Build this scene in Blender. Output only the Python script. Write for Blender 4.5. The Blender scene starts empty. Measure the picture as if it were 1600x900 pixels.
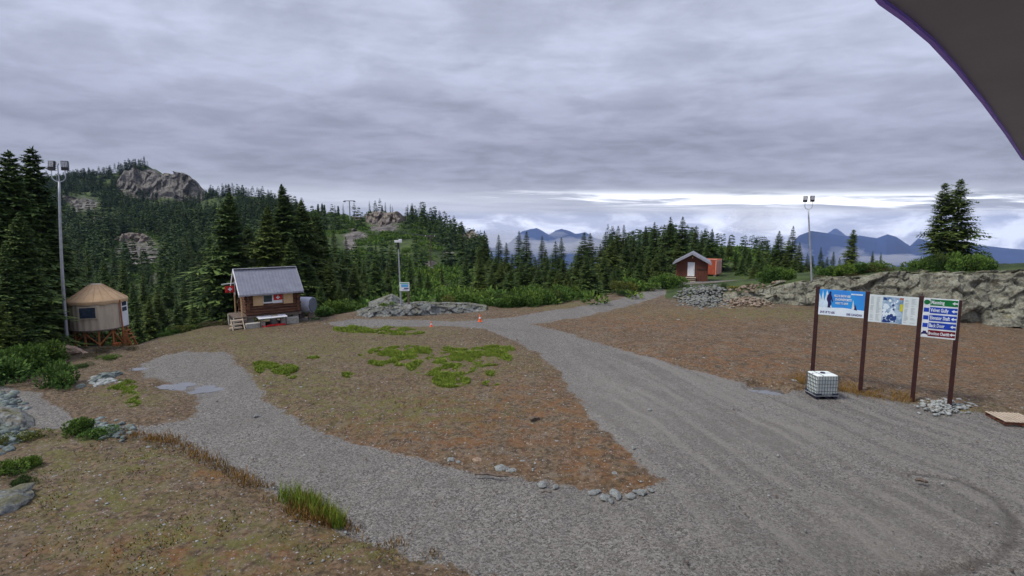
import bpy, bmesh, math, random
import numpy as np
from mathutils import Vector, Matrix
R = math.radians
sc = bpy.context.scene
COL = sc.collection
random.seed(7)
RNG = np.random.default_rng(11)

# ------------------------------------------------------------------ camera, sky, sun, exposure
F = 830.0; PITCH = R(6.8); CH = 8.9
cp, sp = math.cos(PITCH), math.sin(PITCH)
cd = bpy.data.cameras.new('camera'); cam = bpy.data.objects.new('camera', cd); COL.objects.link(cam)
cam.location = (0, 0, CH); cam.rotation_euler = (R(90) - PITCH, 0, 0)
cd.sensor_width = 36; cd.lens = F / 1600 * 36; cd.clip_start = 0.05; cd.clip_end = 60000
sc.camera = cam
sc.view_settings.view_transform = 'Standard'; sc.view_settings.look = 'None'
sc.view_settings.gamma = 1; sc.view_settings.use_curve_mapping = False
sc.view_settings.exposure = 1.08
SUN_EL, SUN_AZ = 56, 252
sl = bpy.data.lights.new('sun', 'SUN'); so = bpy.data.objects.new('sun', sl); COL.objects.link(so)
sl.energy = 1.5; sl.angle = R(13); sl.color = (1, .95, .86)
so.rotation_euler = (R(90 - SUN_EL), 0, R(180 - SUN_AZ)); so.location = (0, 0, 60)
try:
    sc.cycles.volume_bounces = 0; sc.cycles.max_bounces = 5; sc.cycles.diffuse_bounces = 3
    sc.cycles.glossy_bounces = 2; sc.cycles.transmission_bounces = 3; sc.cycles.transparent_max_bounces = 8
except Exception: pass

class NT:
    def __init__(s, tree): s.t = tree; s.n = tree.nodes; s.l = tree.links
    def new(s, typ, **kw):
        n = s.n.new(typ)
        for k, v in kw.items(): setattr(n, k, v)
        return n
    def put(s, sock, v):
        if isinstance(v, bpy.types.NodeSocket): s.l.new(v, sock)
        elif v is not None:
            if hasattr(sock.default_value, '__len__') and hasattr(v, '__len__') and len(sock.default_value) == 4 and len(v) == 3: v = (*v, 1)
            sock.default_value = v
    def m(s, op, a, b=None, c=None, clamp=False):
        n = s.new('ShaderNodeMath', operation=op, use_clamp=clamp)
        for i, v in enumerate((a, b, c)):
            if v is not None: s.put(n.inputs[i], v)
        return n.outputs[0]
    def vm(s, op, a, b=None):
        n = s.new('ShaderNodeVectorMath', operation=op); s.put(n.inputs[0], a)
        if b is not None: s.put(n.inputs[3 if op == 'SCALE' else 1], b)
        return n.outputs[0]
    def xyz(s, x, y, z):
        n = s.new('ShaderNodeCombineXYZ')
        for i, v in enumerate((x, y, z)): s.put(n.inputs[i], v)
        return n.outputs[0]
    def sep(s, v):
        n = s.new('ShaderNodeSeparateXYZ'); s.put(n.inputs[0], v); return n.outputs
    def noise(s, vec, scale=1, detail=4, rough=.55, dist=0, out=0):
        n = s.new('ShaderNodeTexNoise'); s.put(n.inputs['Vector'], vec)
        n.inputs['Scale'].default_value = scale; n.inputs['Detail'].default_value = detail
        n.inputs['Roughness'].default_value = rough; n.inputs['Distortion'].default_value = dist
        return n.outputs[out]
    def vor(s, vec, scale=1, feature='F1', out=0, rnd=1):
        n = s.new('ShaderNodeTexVoronoi', feature=feature); s.put(n.inputs['Vector'], vec)
        n.inputs['Scale'].default_value = scale; n.inputs['Randomness'].default_value = rnd
        return n.outputs[out]
    def step(s, v, a, b, smooth=True):
        n = s.new('ShaderNodeMapRange', interpolation_type='SMOOTHSTEP' if smooth else 'LINEAR'); s.put(n.inputs[0], v)
        n.inputs[1].default_value = a; n.inputs[2].default_value = b; return n.outputs[0]
    def mix(s, f, a, b, mode='MIX'):
        n = s.new('ShaderNodeMix', data_type='RGBA', blend_type=mode)
        s.put(n.inputs[0], f); s.put(n.inputs[6], a); s.put(n.inputs[7], b); return n.outputs[2]
    def attr(s, name):
        n = s.new('ShaderNodeAttribute', attribute_name=name); return n.outputs['Fac']

w = bpy.data.worlds.new('World'); sc.world = w; w.use_nodes = True
t = NT(w.node_tree); t.n.clear()
sky = t.new('ShaderNodeTexSky', sky_type='NISHITA'); sky.sun_disc = False
sky.sun_elevation = R(SUN_EL); sky.sun_rotation = R(SUN_AZ); sky.altitude = 1000
tc = t.new('ShaderNodeTexCoord'); D = tc.outputs['Generated']
dx, dy, dz = t.sep(D)
az = t.m('DIVIDE', dx, t.m('MAXIMUM', t.m('ABSOLUTE', dy), .05))
den = t.m('ADD', t.m('MAXIMUM', dz, 0.0), 0.13)
q = t.xyz(t.m('DIVIDE', dx, den), t.m('DIVIDE', dy, den), 0)
elc = t.m('ADD', dz, t.m('MULTIPLY', az, 0.018))          # cloud layers dip a little to the right
n_big = t.noise(t.vm('MULTIPLY', q, (.75, 1.1, 1)), 1.0, 3, .5)
n_mid = t.noise(t.vm('MULTIPLY', q, (2.4, 2.7, 1)), 1.0, 8, .58, .3)
n_str = t.noise(t.xyz(t.m('MULTIPLY', az, 1.6), t.m('MULTIPLY', elc, 26), 3.1), 1.0, 6, .6, .35)
n_fin = t.noise(t.vm('MULTIPLY', q, (8.0, 13.0, 1)), 1.0, 6, .65)
band = t.step(elc, .30, .13)                               # the darker deck over the horizon
top = t.mix(band, (.305, .325, .408), (.190, .193, .250))
shade = t.m('ADD', t.m('MULTIPLY', t.step(n_mid, .33, .67), .55), t.m('MULTIPLY', t.step(n_big, .3, .7), .45))
shade = t.m('ADD', t.m('MULTIPLY', shade, .80), t.m('MULTIPLY', t.step(n_str, .3, .7), .20))
lum = t.m('ADD', .68, t.m('MULTIPLY', shade, .60))
lum = t.m('ADD', lum, t.m('MULTIPLY', t.m('SUBTRACT', n_fin, .5), .14))
cloud = t.vm('SCALE', top, t.m('MULTIPLY', lum, .86))
# light grey streaky layer under the dark deck, a bright gap, then soft heaped cloud down to the peaks
low = t.step(t.m('ADD', elc, t.m('MULTIPLY', t.m('SUBTRACT', n_str, .5), .07)), .085, .045)
lowc = t.mix(t.step(n_str, .35, .68), (.175, .183, .228), (.34, .35, .41))
cloud = t.mix(t.m('MULTIPLY', low, .85), cloud, lowc)
g = t.m('DIVIDE', t.m('SUBTRACT', elc, .048), .0115)
gap = t.m('POWER', 2.718, t.m('MULTIPLY', t.m('MULTIPLY', g, g), -1))
gn = t.noise(t.xyz(t.m('MULTIPLY', az, 3.2), t.m('MULTIPLY', elc, 62), 7.7), 1.0, 6, .6, .4)
azw = t.m('MULTIPLY', t.step(az, -.10, .06), t.step(az, 1.35, .75))
gap = t.m('MULTIPLY', t.m('MULTIPLY', gap, azw), t.step(gn, .42, .58), clamp=True)
cloud = t.mix(gap, cloud, (.93, .95, 1.0))
hn = t.noise(t.xyz(t.m('MULTIPLY', az, 9), t.m('MULTIPLY', dz, 26), 1.3), 1.0, 7, .62, .5)
heap = t.m('MULTIPLY', t.step(dz, .030, .004), t.step(az, -.4, .05))
cloud = t.mix(t.m('MULTIPLY', heap, .8), cloud, t.mix(t.step(hn, .40, .64), (.33, .35, .44), (.78, .81, .90)))
zen = t.m('ADD', 1, t.m('MULTIPLY', t.step(dz, .42, .95), .55))
cloud = t.vm('SCALE', cloud, zen)
full = t.mix(.93, sky.outputs[0], t.vm('SCALE', cloud, 10.0))
bg = t.new('ShaderNodeBackground'); t.put(bg.inputs[0], full); bg.inputs[1].default_value = .1
wo = t.new('ShaderNodeOutputWorld'); t.l.new(bg.outputs[0], wo.inputs[0])

# ------------------------------------------------------------------ geometry of the view (metres; camera at the origin, y forward)
def ray(u, v):
    a = (450 - v) / F
    return ((u - 800) / F, cp + a * sp, -sp + a * cp)
def G(u, v, z=0.0):
    r = ray(u, v); k = (z - CH) / r[2]; return Vector((r[0] * k, r[1] * k, z))
def PY(u, v, Y):
    r = ray(u, v); k = Y / r[1]; return Vector((r[0] * k, Y, CH + r[2] * k))
def ZV(Y, v):
    r = ray(800, v); return CH + r[2] * Y / r[1]
def proj(x, y, z):
    z = z - CH; dep = y * cp - z * sp; up = y * sp + z * cp
    return 800 + F * x / dep, 450 - F * up / dep

# ------------------------------------------------------------------ numpy noise
def _h(ix, iy, iz, seed):
    with np.errstate(over='ignore'):
        n = (ix.astype(np.int64) * 374761393 + iy.astype(np.int64) * 668265263 + iz.astype(np.int64) * 1274126177 + seed * 974711) & 0xffffffff
        n = ((n ^ (n >> 13)) * 1274126177) & 0xffffffff
        n = ((n ^ (n >> 15)) * 2246822519) & 0xffffffff
        n = n ^ (n >> 16)
    return (n & 0xffffff) / float(0xffffff)
def vnoise(x, y, z=None, seed=0):
    if z is None: z = np.zeros_like(x)
    ix, iy, iz = np.floor(x), np.floor(y), np.floor(z)
    fx, fy, fz = x - ix, y - iy, z - iz
    fx = fx * fx * (3 - 2 * fx); fy = fy * fy * (3 - 2 * fy); fz = fz * fz * (3 - 2 * fz)
    r = 0
    for a in (0, 1):
        for b in (0, 1):
            for c in (0, 1):
                wgt = (fx if a else 1 - fx) * (fy if b else 1 - fy) * (fz if c else 1 - fz)
                r = r + wgt * _h(ix + a, iy + b, iz + c, seed)
    return r
def fbm(x, y, z=None, o=4, seed=0):
    s, amp, tot = 0, 1., 0
    for i in range(o):
        k = 2.03 ** i
        s = s + amp * vnoise(x * k, y * k, None if z is None else z * k, seed + i * 17); tot += amp; amp *= .5
    return s / tot
def facet(P, scale, seed=0):
    """blocky rock relief: each jittered cell tilts and steps on its own; returns 0..1-ish relief and closeness to a crack"""
    p = P * scale; base = np.floor(p)
    best = np.full(len(p), 9.); sec = np.full(len(p), 9.); val = np.zeros(len(p))
    for a in (-1, 0, 1):
        for b in (-1, 0, 1):
            for c in (-1, 0, 1):
                q_ = base + (a, b, c)
                j = np.stack([_h(q_[:, 0], q_[:, 1], q_[:, 2], seed + k) for k in range(3)], 1)
                dlt = p - (q_ + j); d = np.sqrt((dlt ** 2).sum(1))
                nrm = np.stack([_h(q_[:, 0], q_[:, 1], q_[:, 2], seed + 5 + k) - .5 for k in range(3)], 1)
                vv = (dlt * nrm).sum(1) * 1.3 + (_h(q_[:, 0], q_[:, 1], q_[:, 2], seed + 9) - .5)
                nb = d < best
                sec = np.where(nb, best, np.minimum(sec, d)); val = np.where(nb, vv, val); best = np.where(nb, d, best)
    return val, sec - best
sm = lambda x, a, b: (lambda k: k * k * (3 - 2 * k))(np.clip((x - a) / (b - a), 0, 1))

# ------------------------------------------------------------------ terrain
Z = lambda v: ('v', v)
TAB = {
 -400: [(25, 0), (32, -1), (60, -8), (100, -12), (200, -6), (350, Z(345)), (600, Z(300)), (900, Z(290))],
 -100: [(28, 0), (38, -1.2), (60, -7), (100, -12), (190, -7), (350, Z(345)), (600, Z(296)), (900, Z(330))],
 0:    [(29, 0), (38, -1.0), (60, -7), (100, -12), (190, -7), (350, Z(345)), (600, Z(290)), (900, Z(330))],
 100:  [(36, 0), (40, -.3), (47, -2), (65, -7), (100, -12), (190, -6), (350, Z(352)), (560, Z(292)), (640, Z(286)), (900, Z(330))],
 200:  [(38, 0), (41, -.6), (50, -3), (70, -7), (100, -11), (180, -5), (270, Z(378)), (350, Z(345)), (500, Z(318)), (545, Z(284)), (600, Z(272)), (900, Z(330))],
 240:  [(41, 0), (44, -.6), (52, -3), (70, -7), (100, -11), (180, -5), (270, Z(376)), (350, Z(345)), (512, Z(326)), (545, Z(276)), (590, Z(266)), (900, Z(330))],
 312:  [(45, 0), (49, -.8), (60, -4), (80, -7), (110, -9), (200, -3), (350, Z(350)), (508, Z(326)), (538, Z(282)), (560, Z(275)), (900, Z(330))],
 332:  [(46, 0), (50, -.8), (60, -4), (80, -7), (110, -9), (200, -3), (350, Z(350)), (520, Z(306)), (560, Z(304)), (900, Z(335))],
 420:  [(47, 0), (53, -.5), (65, -4), (85, -7), (110, -8), (200, -1), (300, Z(350)), (430, Z(322)), (480, Z(316)), (900, Z(350))],
 480:  [(48, 0), (54, -.5), (70, -4), (90, -6), (120, -6), (180, Z(388)), (260, Z(338)), (320, Z(334)), (500, Z(345)), (900, Z(360))],
 560:  [(54, 0), (60, -.8), (75, -3), (95, -5), (120, -4), (170, Z(392)), (225, Z(352)), (262, Z(334)), (320, Z(345)), (900, Z(370))],
 615:  [(56, 0), (62, -.6), (80, -2.5), (100, -4), (120, -3), (160, Z(398)), (220, Z(355)), (250, Z(331)), (300, Z(345)), (900, Z(370))],
 660:  [(56, 0), (64, -.4), (80, -1.5), (100, -2), (140, Z(408)), (210, Z(362)), (240, Z(343)), (300, Z(365)), (900, Z(400))],
 710:  [(56, 0), (66, -.4), (80, -1), (100, -1.5), (140, Z(412)), (200, Z(378)), (225, Z(360)), (300, Z(390)), (900, Z(420))],
 750:  [(56, 0), (66, -.4), (80, -1), (100, -1), (140, Z(416)), (190, Z(397)), (220, Z(392)), (300, Z(420)), (900, Z(440))],
 800:  [(56, 0), (64, -.6), (80, -1.5), (110, -2), (150, -3), (250, -30), (900, -240)],
 900:  [(60, 0), (70, -.8), (90, -1.5), (120, -3), (250, -35), (900, -240)],
 960:  [(64, .1), (76, -.3), (95, -.5), (130, 0), (170, 0), (300, -40), (900, -240)],
 1030: [(78, .2), (95, .3), (125, 2.0), (165, Z(392)), (190, Z(392)), (300, -30), (900, -240)],
 1100: [(86, .2), (100, .5), (130, 2.0), (175, Z(392)), (200, Z(392)), (300, -30), (900, -240)],
 1170: [(84, .2), (100, .3), (130, 1.0), (180, Z(404)), (210, Z(404)), (300, -40), (900, -240)],
 1250: [(80, .2), (95, -1), (130, -4), (190, -8), (300, -60), (900, -240)],
 1400: [(70, 0), (80, -4), (120, -18), (300, -80), (900, -260)],
 1900: [(60, 0), (75, -6), (120, -22), (300, -80), (900, -260)],
}
LY = np.linspace(math.log(20), math.log(1000), 420)
UK = np.array(sorted(TAB)); rows = []
for u in UK:
    ys, zs = [], []
    for Y, z in TAB[u]:
        ys.append(math.log(Y)); zs.append(ZV(Y, z[1]) if isinstance(z, tuple) else z)
    rows.append(np.interp(LY, ys, zs))
rows = np.array(rows)
UG = np.arange(-500, 2101, 8.0)
TG = np.array([np.interp(UG, UK, rows[:, j]) for j in range(len(LY))]).T     # [u, y]
def blur(a, s, ax):
    k = np.exp(-.5 * (np.arange(-3 * s, 3 * s + 1) / s) ** 2); k /= k.sum()
    pad = [(0, 0), (0, 0)]; pad[ax] = (3 * s, 3 * s)
    b = np.pad(a, pad, mode='edge')
    return np.apply_along_axis(lambda r_: np.convolve(r_, k, 'valid'), ax, b)
TG = blur(blur(TG, 1, 0), 3, 1)
LEDGE = [(1040, 61, 0.0), (1075, 60.5, .6), (1130, 60, .9), (1180, 59, 1.5), (1215, 58, 2.3), (1270, 56, 2.9), (1330, 54, 3.3), (1400, 51.5, 4.1),
         (1500, 47, 4.5), (1600, 45, 5.0), (1750, 42, 5.6), (2000, 38, 6.0)]
LU, LYY, LH = (np.array(c, float) for c in zip(*LEDGE))
def terr(x, y):
    x = np.asarray(x, float); y = np.asarray(y, float)
    yy = np.maximum(y, 1.0)
    u = 800 + F * cp * x / (yy * 1.0); u = np.clip(u, -499, 2099)
    ly = np.clip(np.log(np.maximum(yy, 20.5)), LY[0], LY[-1] - 1e-6)
    fu = (u - UG[0]) / 8.0; iu = np.clip(fu.astype(int), 0, len(UG) - 2); fu = fu - iu
    fy = (ly - LY[0]) / (LY[1] - LY[0]); iy = np.clip(fy.astype(int), 0, len(LY) - 2); fy = fy - iy
    z = (TG[iu, iy] * (1 - fu) * (1 - fy) + TG[iu + 1, iy] * fu * (1 - fy) + TG[iu, iy + 1] * (1 - fu) * fy + TG[iu + 1, iy + 1] * fu * fy)
    # the rock ledge on the right: up behind its face, away again after some metres
    yl = np.interp(u, LU, LYY, left=1e5); hl = np.interp(u, LU, LH, left=0, right=6)
    k = sm(y, yl + .3, yl + 2.2) * (1 - sm(y, yl + 11, yl + 26))
    z = z + hl * k * .95 * (.92 + .16 * fbm(x * .25, y * .25, seed=5))
    far = np.clip(y - 55, 0, 600)
    z = z + far ** .8 * .085 * (fbm(x * .03, y * .03, o=5, seed=3) - .5) * 2 * sm(y, 60, 140)
    z = z + (fbm(x * .22, y * .22, o=3, seed=21) - .5) * .22 * (y < 400)
    return z

# ------------------------------------------------------------------ mesh helpers
def mesh_np(name, V, faces, mat, parent=None, attrs=None, smooth=False, link=True):
    """faces: list of int arrays (n,3) / (n,4)"""
    me = bpy.data.meshes.new(name); V = np.asarray(V, np.float32)
    fs = [np.asarray(f, np.int32) for f in faces if len(f)]
    me.vertices.add(len(V)); me.vertices.foreach_set('co', V.ravel())
    nl = sum(f.size for f in fs); nf = sum(len(f) for f in fs)
    me.loops.add(nl); me.polygons.add(nf)
    me.loops.foreach_set('vertex_index', np.concatenate([f.ravel() for f in fs]))
    st, o = [], 0
    for f in fs: st.append(np.arange(len(f)) * f.shape[1] + o); o += f.size
    me.polygons.foreach_set('loop_start', np.concatenate(st).astype(np.int32))
    if smooth: me.polygons.foreach_set('use_smooth', np.ones(nf, bool))
    for k, a in (attrs or {}).items():
        at = me.attributes.new(k, 'FLOAT', 'POINT'); at.data.foreach_set('value', np.asarray(a, np.float32))
    me.update(calc_edges=True); me.validate()
    me.materials.append(mat)
    if not link: return me
    ob = bpy.data.objects.new(name, me); COL.objects.link(ob)
    if parent: ob.parent = parent
    return ob
def tag(o, label=None, cat=None, group=None, kind=None):
    if label: o['label'] = label
    if cat: o['category'] = cat
    if group: o['group'] = group
    if kind: o['kind'] = kind
    return o
def thing(name, label, cat, loc=(0, 0, 0), rz=0, group=None):
    o = bpy.data.objects.new(name, None); COL.objects.link(o); o.empty_display_size = .3
    o.location = loc; o.rotation_euler = (0, 0, rz); return tag(o, label, cat, group)
class MB:
    def __init__(s): s.v = []; s.f = []
    def add(s, vs, fs):
        b = len(s.v); s.v += [tuple(v) for v in vs]; s.f += [tuple(b + i for i in f) for f in fs]; return s
    def box(s, c, size, rz=0, ry=0, rx=0):
        m = Matrix.Rotation(rz, 3, 'Z') @ Matrix.Rotation(ry, 3, 'Y') @ Matrix.Rotation(rx, 3, 'X')
        x, y, z = (k / 2 for k in size); c = Vector(c)
        vs = [c + m @ Vector((a * x, b * y, d * z)) for a in (-1, 1) for b in (-1, 1) for d in (-1, 1)]
        return s.add(vs, [(0, 1, 3, 2), (4, 6, 7, 5), (0, 4, 5, 1), (2, 3, 7, 6), (0, 2, 6, 4), (1, 5, 7, 3)])
    def cyl(s, p0, p1, r0, r1=None, n=10, cap=True, jit=0):
        r1 = r0 if r1 is None else r1; p0, p1 = Vector(p0), Vector(p1); d = (p1 - p0).normalized()
        a = d.orthogonal().normalized(); b = d.cross(a); vs = []
        for p, r_ in ((p0, r0), (p1, r1)):
            for i in range(n):
                k = 2 * math.pi * i / n; vs.append(p + (a * math.cos(k) + b * math.sin(k)) * r_)
        fs = [(i, (i + 1) % n, n + (i + 1) % n, n + i) for i in range(n)]
        if cap: fs += [tuple(range(n - 1, -1, -1)), tuple(range(n, 2 * n))]
        return s.add(vs, fs)
    def tube(s, pts, r_, n=8):
        rr = r_ if hasattr(r_, '__len__') else [r_] * len(pts); pts = [Vector(p) for p in pts]; vs = []
        a = (pts[1] - pts[0]).normalized().orthogonal().normalized()
        for i, p in enumerate(pts):
            d = (pts[min(i + 1, len(pts) - 1)] - pts[max(i - 1, 0)]).normalized()
            a = (a - d * a.dot(d)).normalized(); b = d.cross(a)
            vs += [p + (a * math.cos(2 * math.pi * k / n) + b * math.sin(2 * math.pi * k / n)) * rr[i] for k in range(n)]
        fs = [(j * n + i, j * n + (i + 1) % n, (j + 1) * n + (i + 1) % n, (j + 1) * n + i) for j in range(len(pts) - 1) for i in range(n)]
        fs += [tuple(range(n - 1, -1, -1)), tuple(range((len(pts) - 1) * n, len(pts) * n))]
        return s.add(vs, fs)
    def poly(s, pts, d):                       # extruded polygon: pts 3-D ring, d offset vector
        n = len(pts); d = Vector(d); vs = [Vector(p) for p in pts] + [Vector(p) + d for p in pts]
        return s.add(vs, [tuple(range(n)), tuple(range(2 * n - 1, n - 1, -1))] + [(i, n + i, n + (i + 1) % n, (i + 1) % n) for i in range(n)])
    def build(s, name, mat, parent=None, bevel=0, smooth=False):
        me = bpy.data.meshes.new(name); me.from_pydata([tuple(v) for v in s.v], [], s.f)
        bm = bmesh.new(); bm.from_mesh(me); bmesh.ops.recalc_face_normals(bm, faces=bm.faces)
        if bevel: bmesh.ops.bevel(bm, geom=list(bm.edges), offset=bevel, segments=2, affect='EDGES', profile=.6)
        bm.to_mesh(me); bm.free(); me.materials.append(mat)
        if smooth:
            for p in me.polygons: p.use_smooth = True
        ob = bpy.data.objects.new(name, me); COL.objects.link(ob)
        if parent: ob.parent = parent
        return ob
def copy_tree(o, parent=None):
    c = o.copy(); COL.objects.link(c); c.parent = parent
    for ch in [k for k in o.children]: copy_tree(ch, c)
    return c

# ------------------------------------------------------------------ materials
def mat(name, col, rough=.8, col2=None, nscale=3, bump=0, bscale=20, metal=0, spec=.3, stretch=(1, 1, 1), emis=None):
    m = bpy.data.materials.new(name); m.use_nodes = True; t = NT(m.node_tree); b = t.n['Principled BSDF']
    b.inputs['Roughness'].default_value = rough; b.inputs['Metallic'].default_value = metal
    b.inputs['Specular IOR Level'].default_value = spec
    o = t.new('ShaderNodeTexCoord').outputs['Object']; o = t.vm('MULTIPLY', o, stretch)
    c2 = col2 or tuple(k * .72 for k in col)
    n = t.noise(o, nscale, 6, .65)
    t.put(b.inputs['Base Color'], t.mix(t.step(n, .3, .7), c2, col))
    if bump:
        bn = t.new('ShaderNodeBump'); bn.inputs['Strength'].default_value = bump; bn.inputs['Distance'].default_value = .03
        t.put(bn.inputs['Height'], t.noise(o, bscale, 5)); t.l.new(bn.outputs[0], b.inputs['Normal'])
    return m
def leafmat(name, dark, light, tip, trans=.0):
    m = bpy.data.materials.new(name); m.use_nodes = True; t = NT(m.node_tree); b = t.n['Principled BSDF']
    b.inputs['Roughness'].default_value = .75; b.inputs['Specular IOR Level'].default_value = .15
    oi = t.new('ShaderNodeObjectInfo').outputs['Random']
    geo = t.new('ShaderNodeNewGeometry')
    r_ = t.m('FRACT', t.m('ADD', oi, t.attr('rnd')))
    o = t.new('ShaderNodeTexCoord').outputs['Object']
    n = t.noise(o, 1.1, 4, .6)
    f = t.m('ADD', t.m('MULTIPLY', t.step(n, .3, .7), .55), t.m('MULTIPLY', r_, .45))
    c = t.mix(f, dark, light)
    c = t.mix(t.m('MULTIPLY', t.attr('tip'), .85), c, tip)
    c = t.mix(t.m('MULTIPLY', t.step(t.m('FRACT', t.m('MULTIPLY', r_, 7.3)), .45, 1.0), .40), c, t.vm('MULTIPLY', c, (1.9, 1.35, .8)))
    isl = geo.outputs['Random Per Island']
    c = t.mix(t.m('MULTIPLY', isl, .35), c, (.012, .02, .008))
    t.put(b.inputs['Base Color'], c)
    return m
M = {}
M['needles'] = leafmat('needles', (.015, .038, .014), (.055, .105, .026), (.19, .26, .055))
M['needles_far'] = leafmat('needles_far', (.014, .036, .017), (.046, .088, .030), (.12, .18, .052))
M['bark'] = mat('bark', (.11, .085, .065), .95, (.05, .04, .033), 6, .6, 14, stretch=(1, 1, .2))
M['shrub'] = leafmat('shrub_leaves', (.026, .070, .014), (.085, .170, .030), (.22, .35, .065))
M['shrub_yellow'] = leafmat('shrub_yellow', (.06, .085, .018), (.14, .16, .03), (.24, .25, .06))
M['heather'] = leafmat('heather', (.035, .04, .018), (.09, .07, .03), (.16, .12, .05))
M['grass'] = leafmat('grass_blades', (.10, .15, .018), (.19, .29, .034), (.33, .43, .08))
M['dry_grass'] = leafmat('dry_grass', (.12, .09, .025), (.26, .15, .045), (.42, .25, .09))

def ground_material():
    m = bpy.data.materials.new('ground'); m.use_nodes = True; t = NT(m.node_tree); b = t.n['Principled BSDF']
    o = t.new('ShaderNodeTexCoord').outputs['Object']
    flat = t.vm('MULTIPLY', o, (1, 1, .3))
    n1 = t.noise(flat, .35, 5, .6); n2 = t.noise(flat, 2.2, 6, .68); n3 = t.noise(flat, 14, 5, .75); n4 = t.noise(flat, 5.5, 4, .6)
    # dirt
    dirt = t.mix(t.step(n2, .32, .68), (.042, .028, .018), (.185, .124, .074))
    dirt = t.mix(t.m('MULTIPLY', t.step(n1, .42, .66), .5), dirt, (.185, .142, .100))
    dirt = t.mix(t.m('MULTIPLY', t.step(n3, .38, .62), .75), dirt, (.165, .122, .086))
    dirt = t.mix(t.m('MULTIPLY', t.step(n4, .56, .40), .7), dirt, (.030, .020, .014))
    n5 = t.noise(t.vm('ADD', flat, (77, 5, 0)), .8, 8, .8); dirt = t.mix(t.m('MULTIPLY', t.step(n5, .52, .64), .55), dirt, (.19, .155, .122))
    rust = t.m('MULTIPLY', t.attr('rust'), t.step(t.noise(t.vm('ADD', flat, (31, 7, 0)), 1.1, 6, .7), .42, .62))
    dirt = t.mix(t.m('MULTIPLY', rust, .62), dirt, t.mix(n3, (.11, .042, .014), (.255, .118, .040)))
    gm = t.m('MULTIPLY', t.attr('green'), t.step(t.noise(t.vm('ADD', flat, (3, 57, 0)), 1.6, 7, .75), .40, .60))
    dirt = t.mix(t.m('MULTIPLY', gm, .8), dirt, t.mix(n3, (.055, .062, .016), (.175, .165, .048)))
    # stones in the dirt
    vn = t.new('ShaderNodeTexVoronoi'); t.put(vn.inputs['Vector'], flat); vn.inputs['Scale'].default_value = 5.5
    vc = t.sep(vn.outputs['Color'])
    st = t.m('MULTIPLY', t.step(vn.outputs['Distance'], .30, .20), t.step(vc[0], .88, .92))
    dirt = t.mix(st, dirt, t.mix(vc[1], (.14, .135, .13), (.36, .34, .32)))
    vn2 = t.new('ShaderNodeTexVoronoi'); t.put(vn2.inputs['Vector'], flat); vn2.inputs['Scale'].default_value = 13
    vc2 = t.sep(vn2.outputs['Color'])
    st2 = t.m('MULTIPLY', t.step(vn2.outputs['Distance'], .36, .2), t.step(vc2[0], .74, .8))
    dirt = t.mix(st2, dirt, t.mix(vc2[1], (.13, .12, .11), (.36, .34, .33)))
    # gravel
    v3 = t.new('ShaderNodeTexVoronoi'); t.put(v3.inputs['Vector'], flat); v3.inputs['Scale'].default_value = 17
    g3 = t.sep(v3.outputs['Color'])
    v4 = t.new('ShaderNodeTexVoronoi'); t.put(v4.inputs['Vector'], flat); v4.inputs['Scale'].default_value = 41
    g4 = t.sep(v4.outputs['Color'])
    gl = t.m('ADD', t.m('MULTIPLY', g3[0], .5), t.m('MULTIPLY', g4[0], .5))
    fine = t.attr('fine')
    gl = t.m('ADD', t.m('MULTIPLY', t.m('SUBTRACT', gl, .5), t.m('SUBTRACT', 1.5, t.m('MULTIPLY', fine, .8))), .5, clamp=True)
    gp = t.noise(t.vm('ADD', flat, (9, 3, 0)), 1.3, 6, .7)
    grav = t.mix(gl, (.050, .046, .042), (.276, .263, .243))
    grav = t.mix(t.m('MULTIPLY', t.step(gp, .42, .62), .45), grav, t.mix(gl, (.088, .081, .072), (.236, .220, .196)))
    grav = t.mix(t.m('MULTIPLY', t.step(n1, .35, .7), .35), grav, (.108, .102, .094))
    grav = t.mix(t.m('MULTIPLY', t.step(n2, .5, .75), .22), grav, (.200, .168, .132))
    # wheel ruts: long streaks along the road, worn finer and paler, dark between
    tr = t.attr('rut')
    grav = t.mix(t.m('MULTIPLY', t.m('MULTIPLY', t.step(tr, .5, 1.0), .42), t.step(n1, .3, .6)), grav, (.225, .211, .190))
    grav = t.mix(t.m('MULTIPLY', t.m('MULTIPLY', t.step(tr, .5, 0.0), .42), t.step(gp, .3, .6)), grav, (.105, .094, .088))
    gr = t.step(t.m('ADD', t.attr('gravel'), t.m('MULTIPLY', t.m('SUBTRACT', t.noise(flat, 3.2, 8, .8), .5), 1.9)), .40, .62)
    col = t.mix(gr, dirt, grav)
    # wild slopes
    hn = t.noise(flat, .12, 6, .7); hn2 = t.noise(flat, .9, 5, .7)
    hill = t.mix(t.step(hn, .35, .65), (.016, .034, .010), (.065, .098, .026))
    hill = t.mix(t.m('MULTIPLY', t.step(hn2, .4, .7), .5), hill, (.050, .048, .022))
    rk = t.mix(t.step(t.noise(t.vm('MULTIPLY', o, (1, 1, .3)), .35, 8, .8), .38, .62), (.050, .045, .042), (.19, .172, .160))
    rk = t.mix(t.m('MULTIPLY', t.step(t.vor(o, .35, 'DISTANCE_TO_EDGE'), .07, .0), .6), rk, (.03, .028, .026))
    ra = t.step(t.m('ADD', t.attr('rock'), t.m('MULTIPLY', t.m('SUBTRACT', t.noise(o, .16, 8, .78), .5), 2.6)), .52, .66)
    hill = t.mix(ra, hill, rk)
    col = t.mix(t.m('MULTIPLY', t.attr('wet'), .45), col, (.050, .042, .038))
    col = t.mix(t.attr('wild'), col, hill)
    t.put(b.inputs['Base Color'], col)
    wet = t.attr('wet')
    b.inputs['Roughness'].default_value = .9; b.inputs['Specular IOR Level'].default_value = .2
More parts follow.
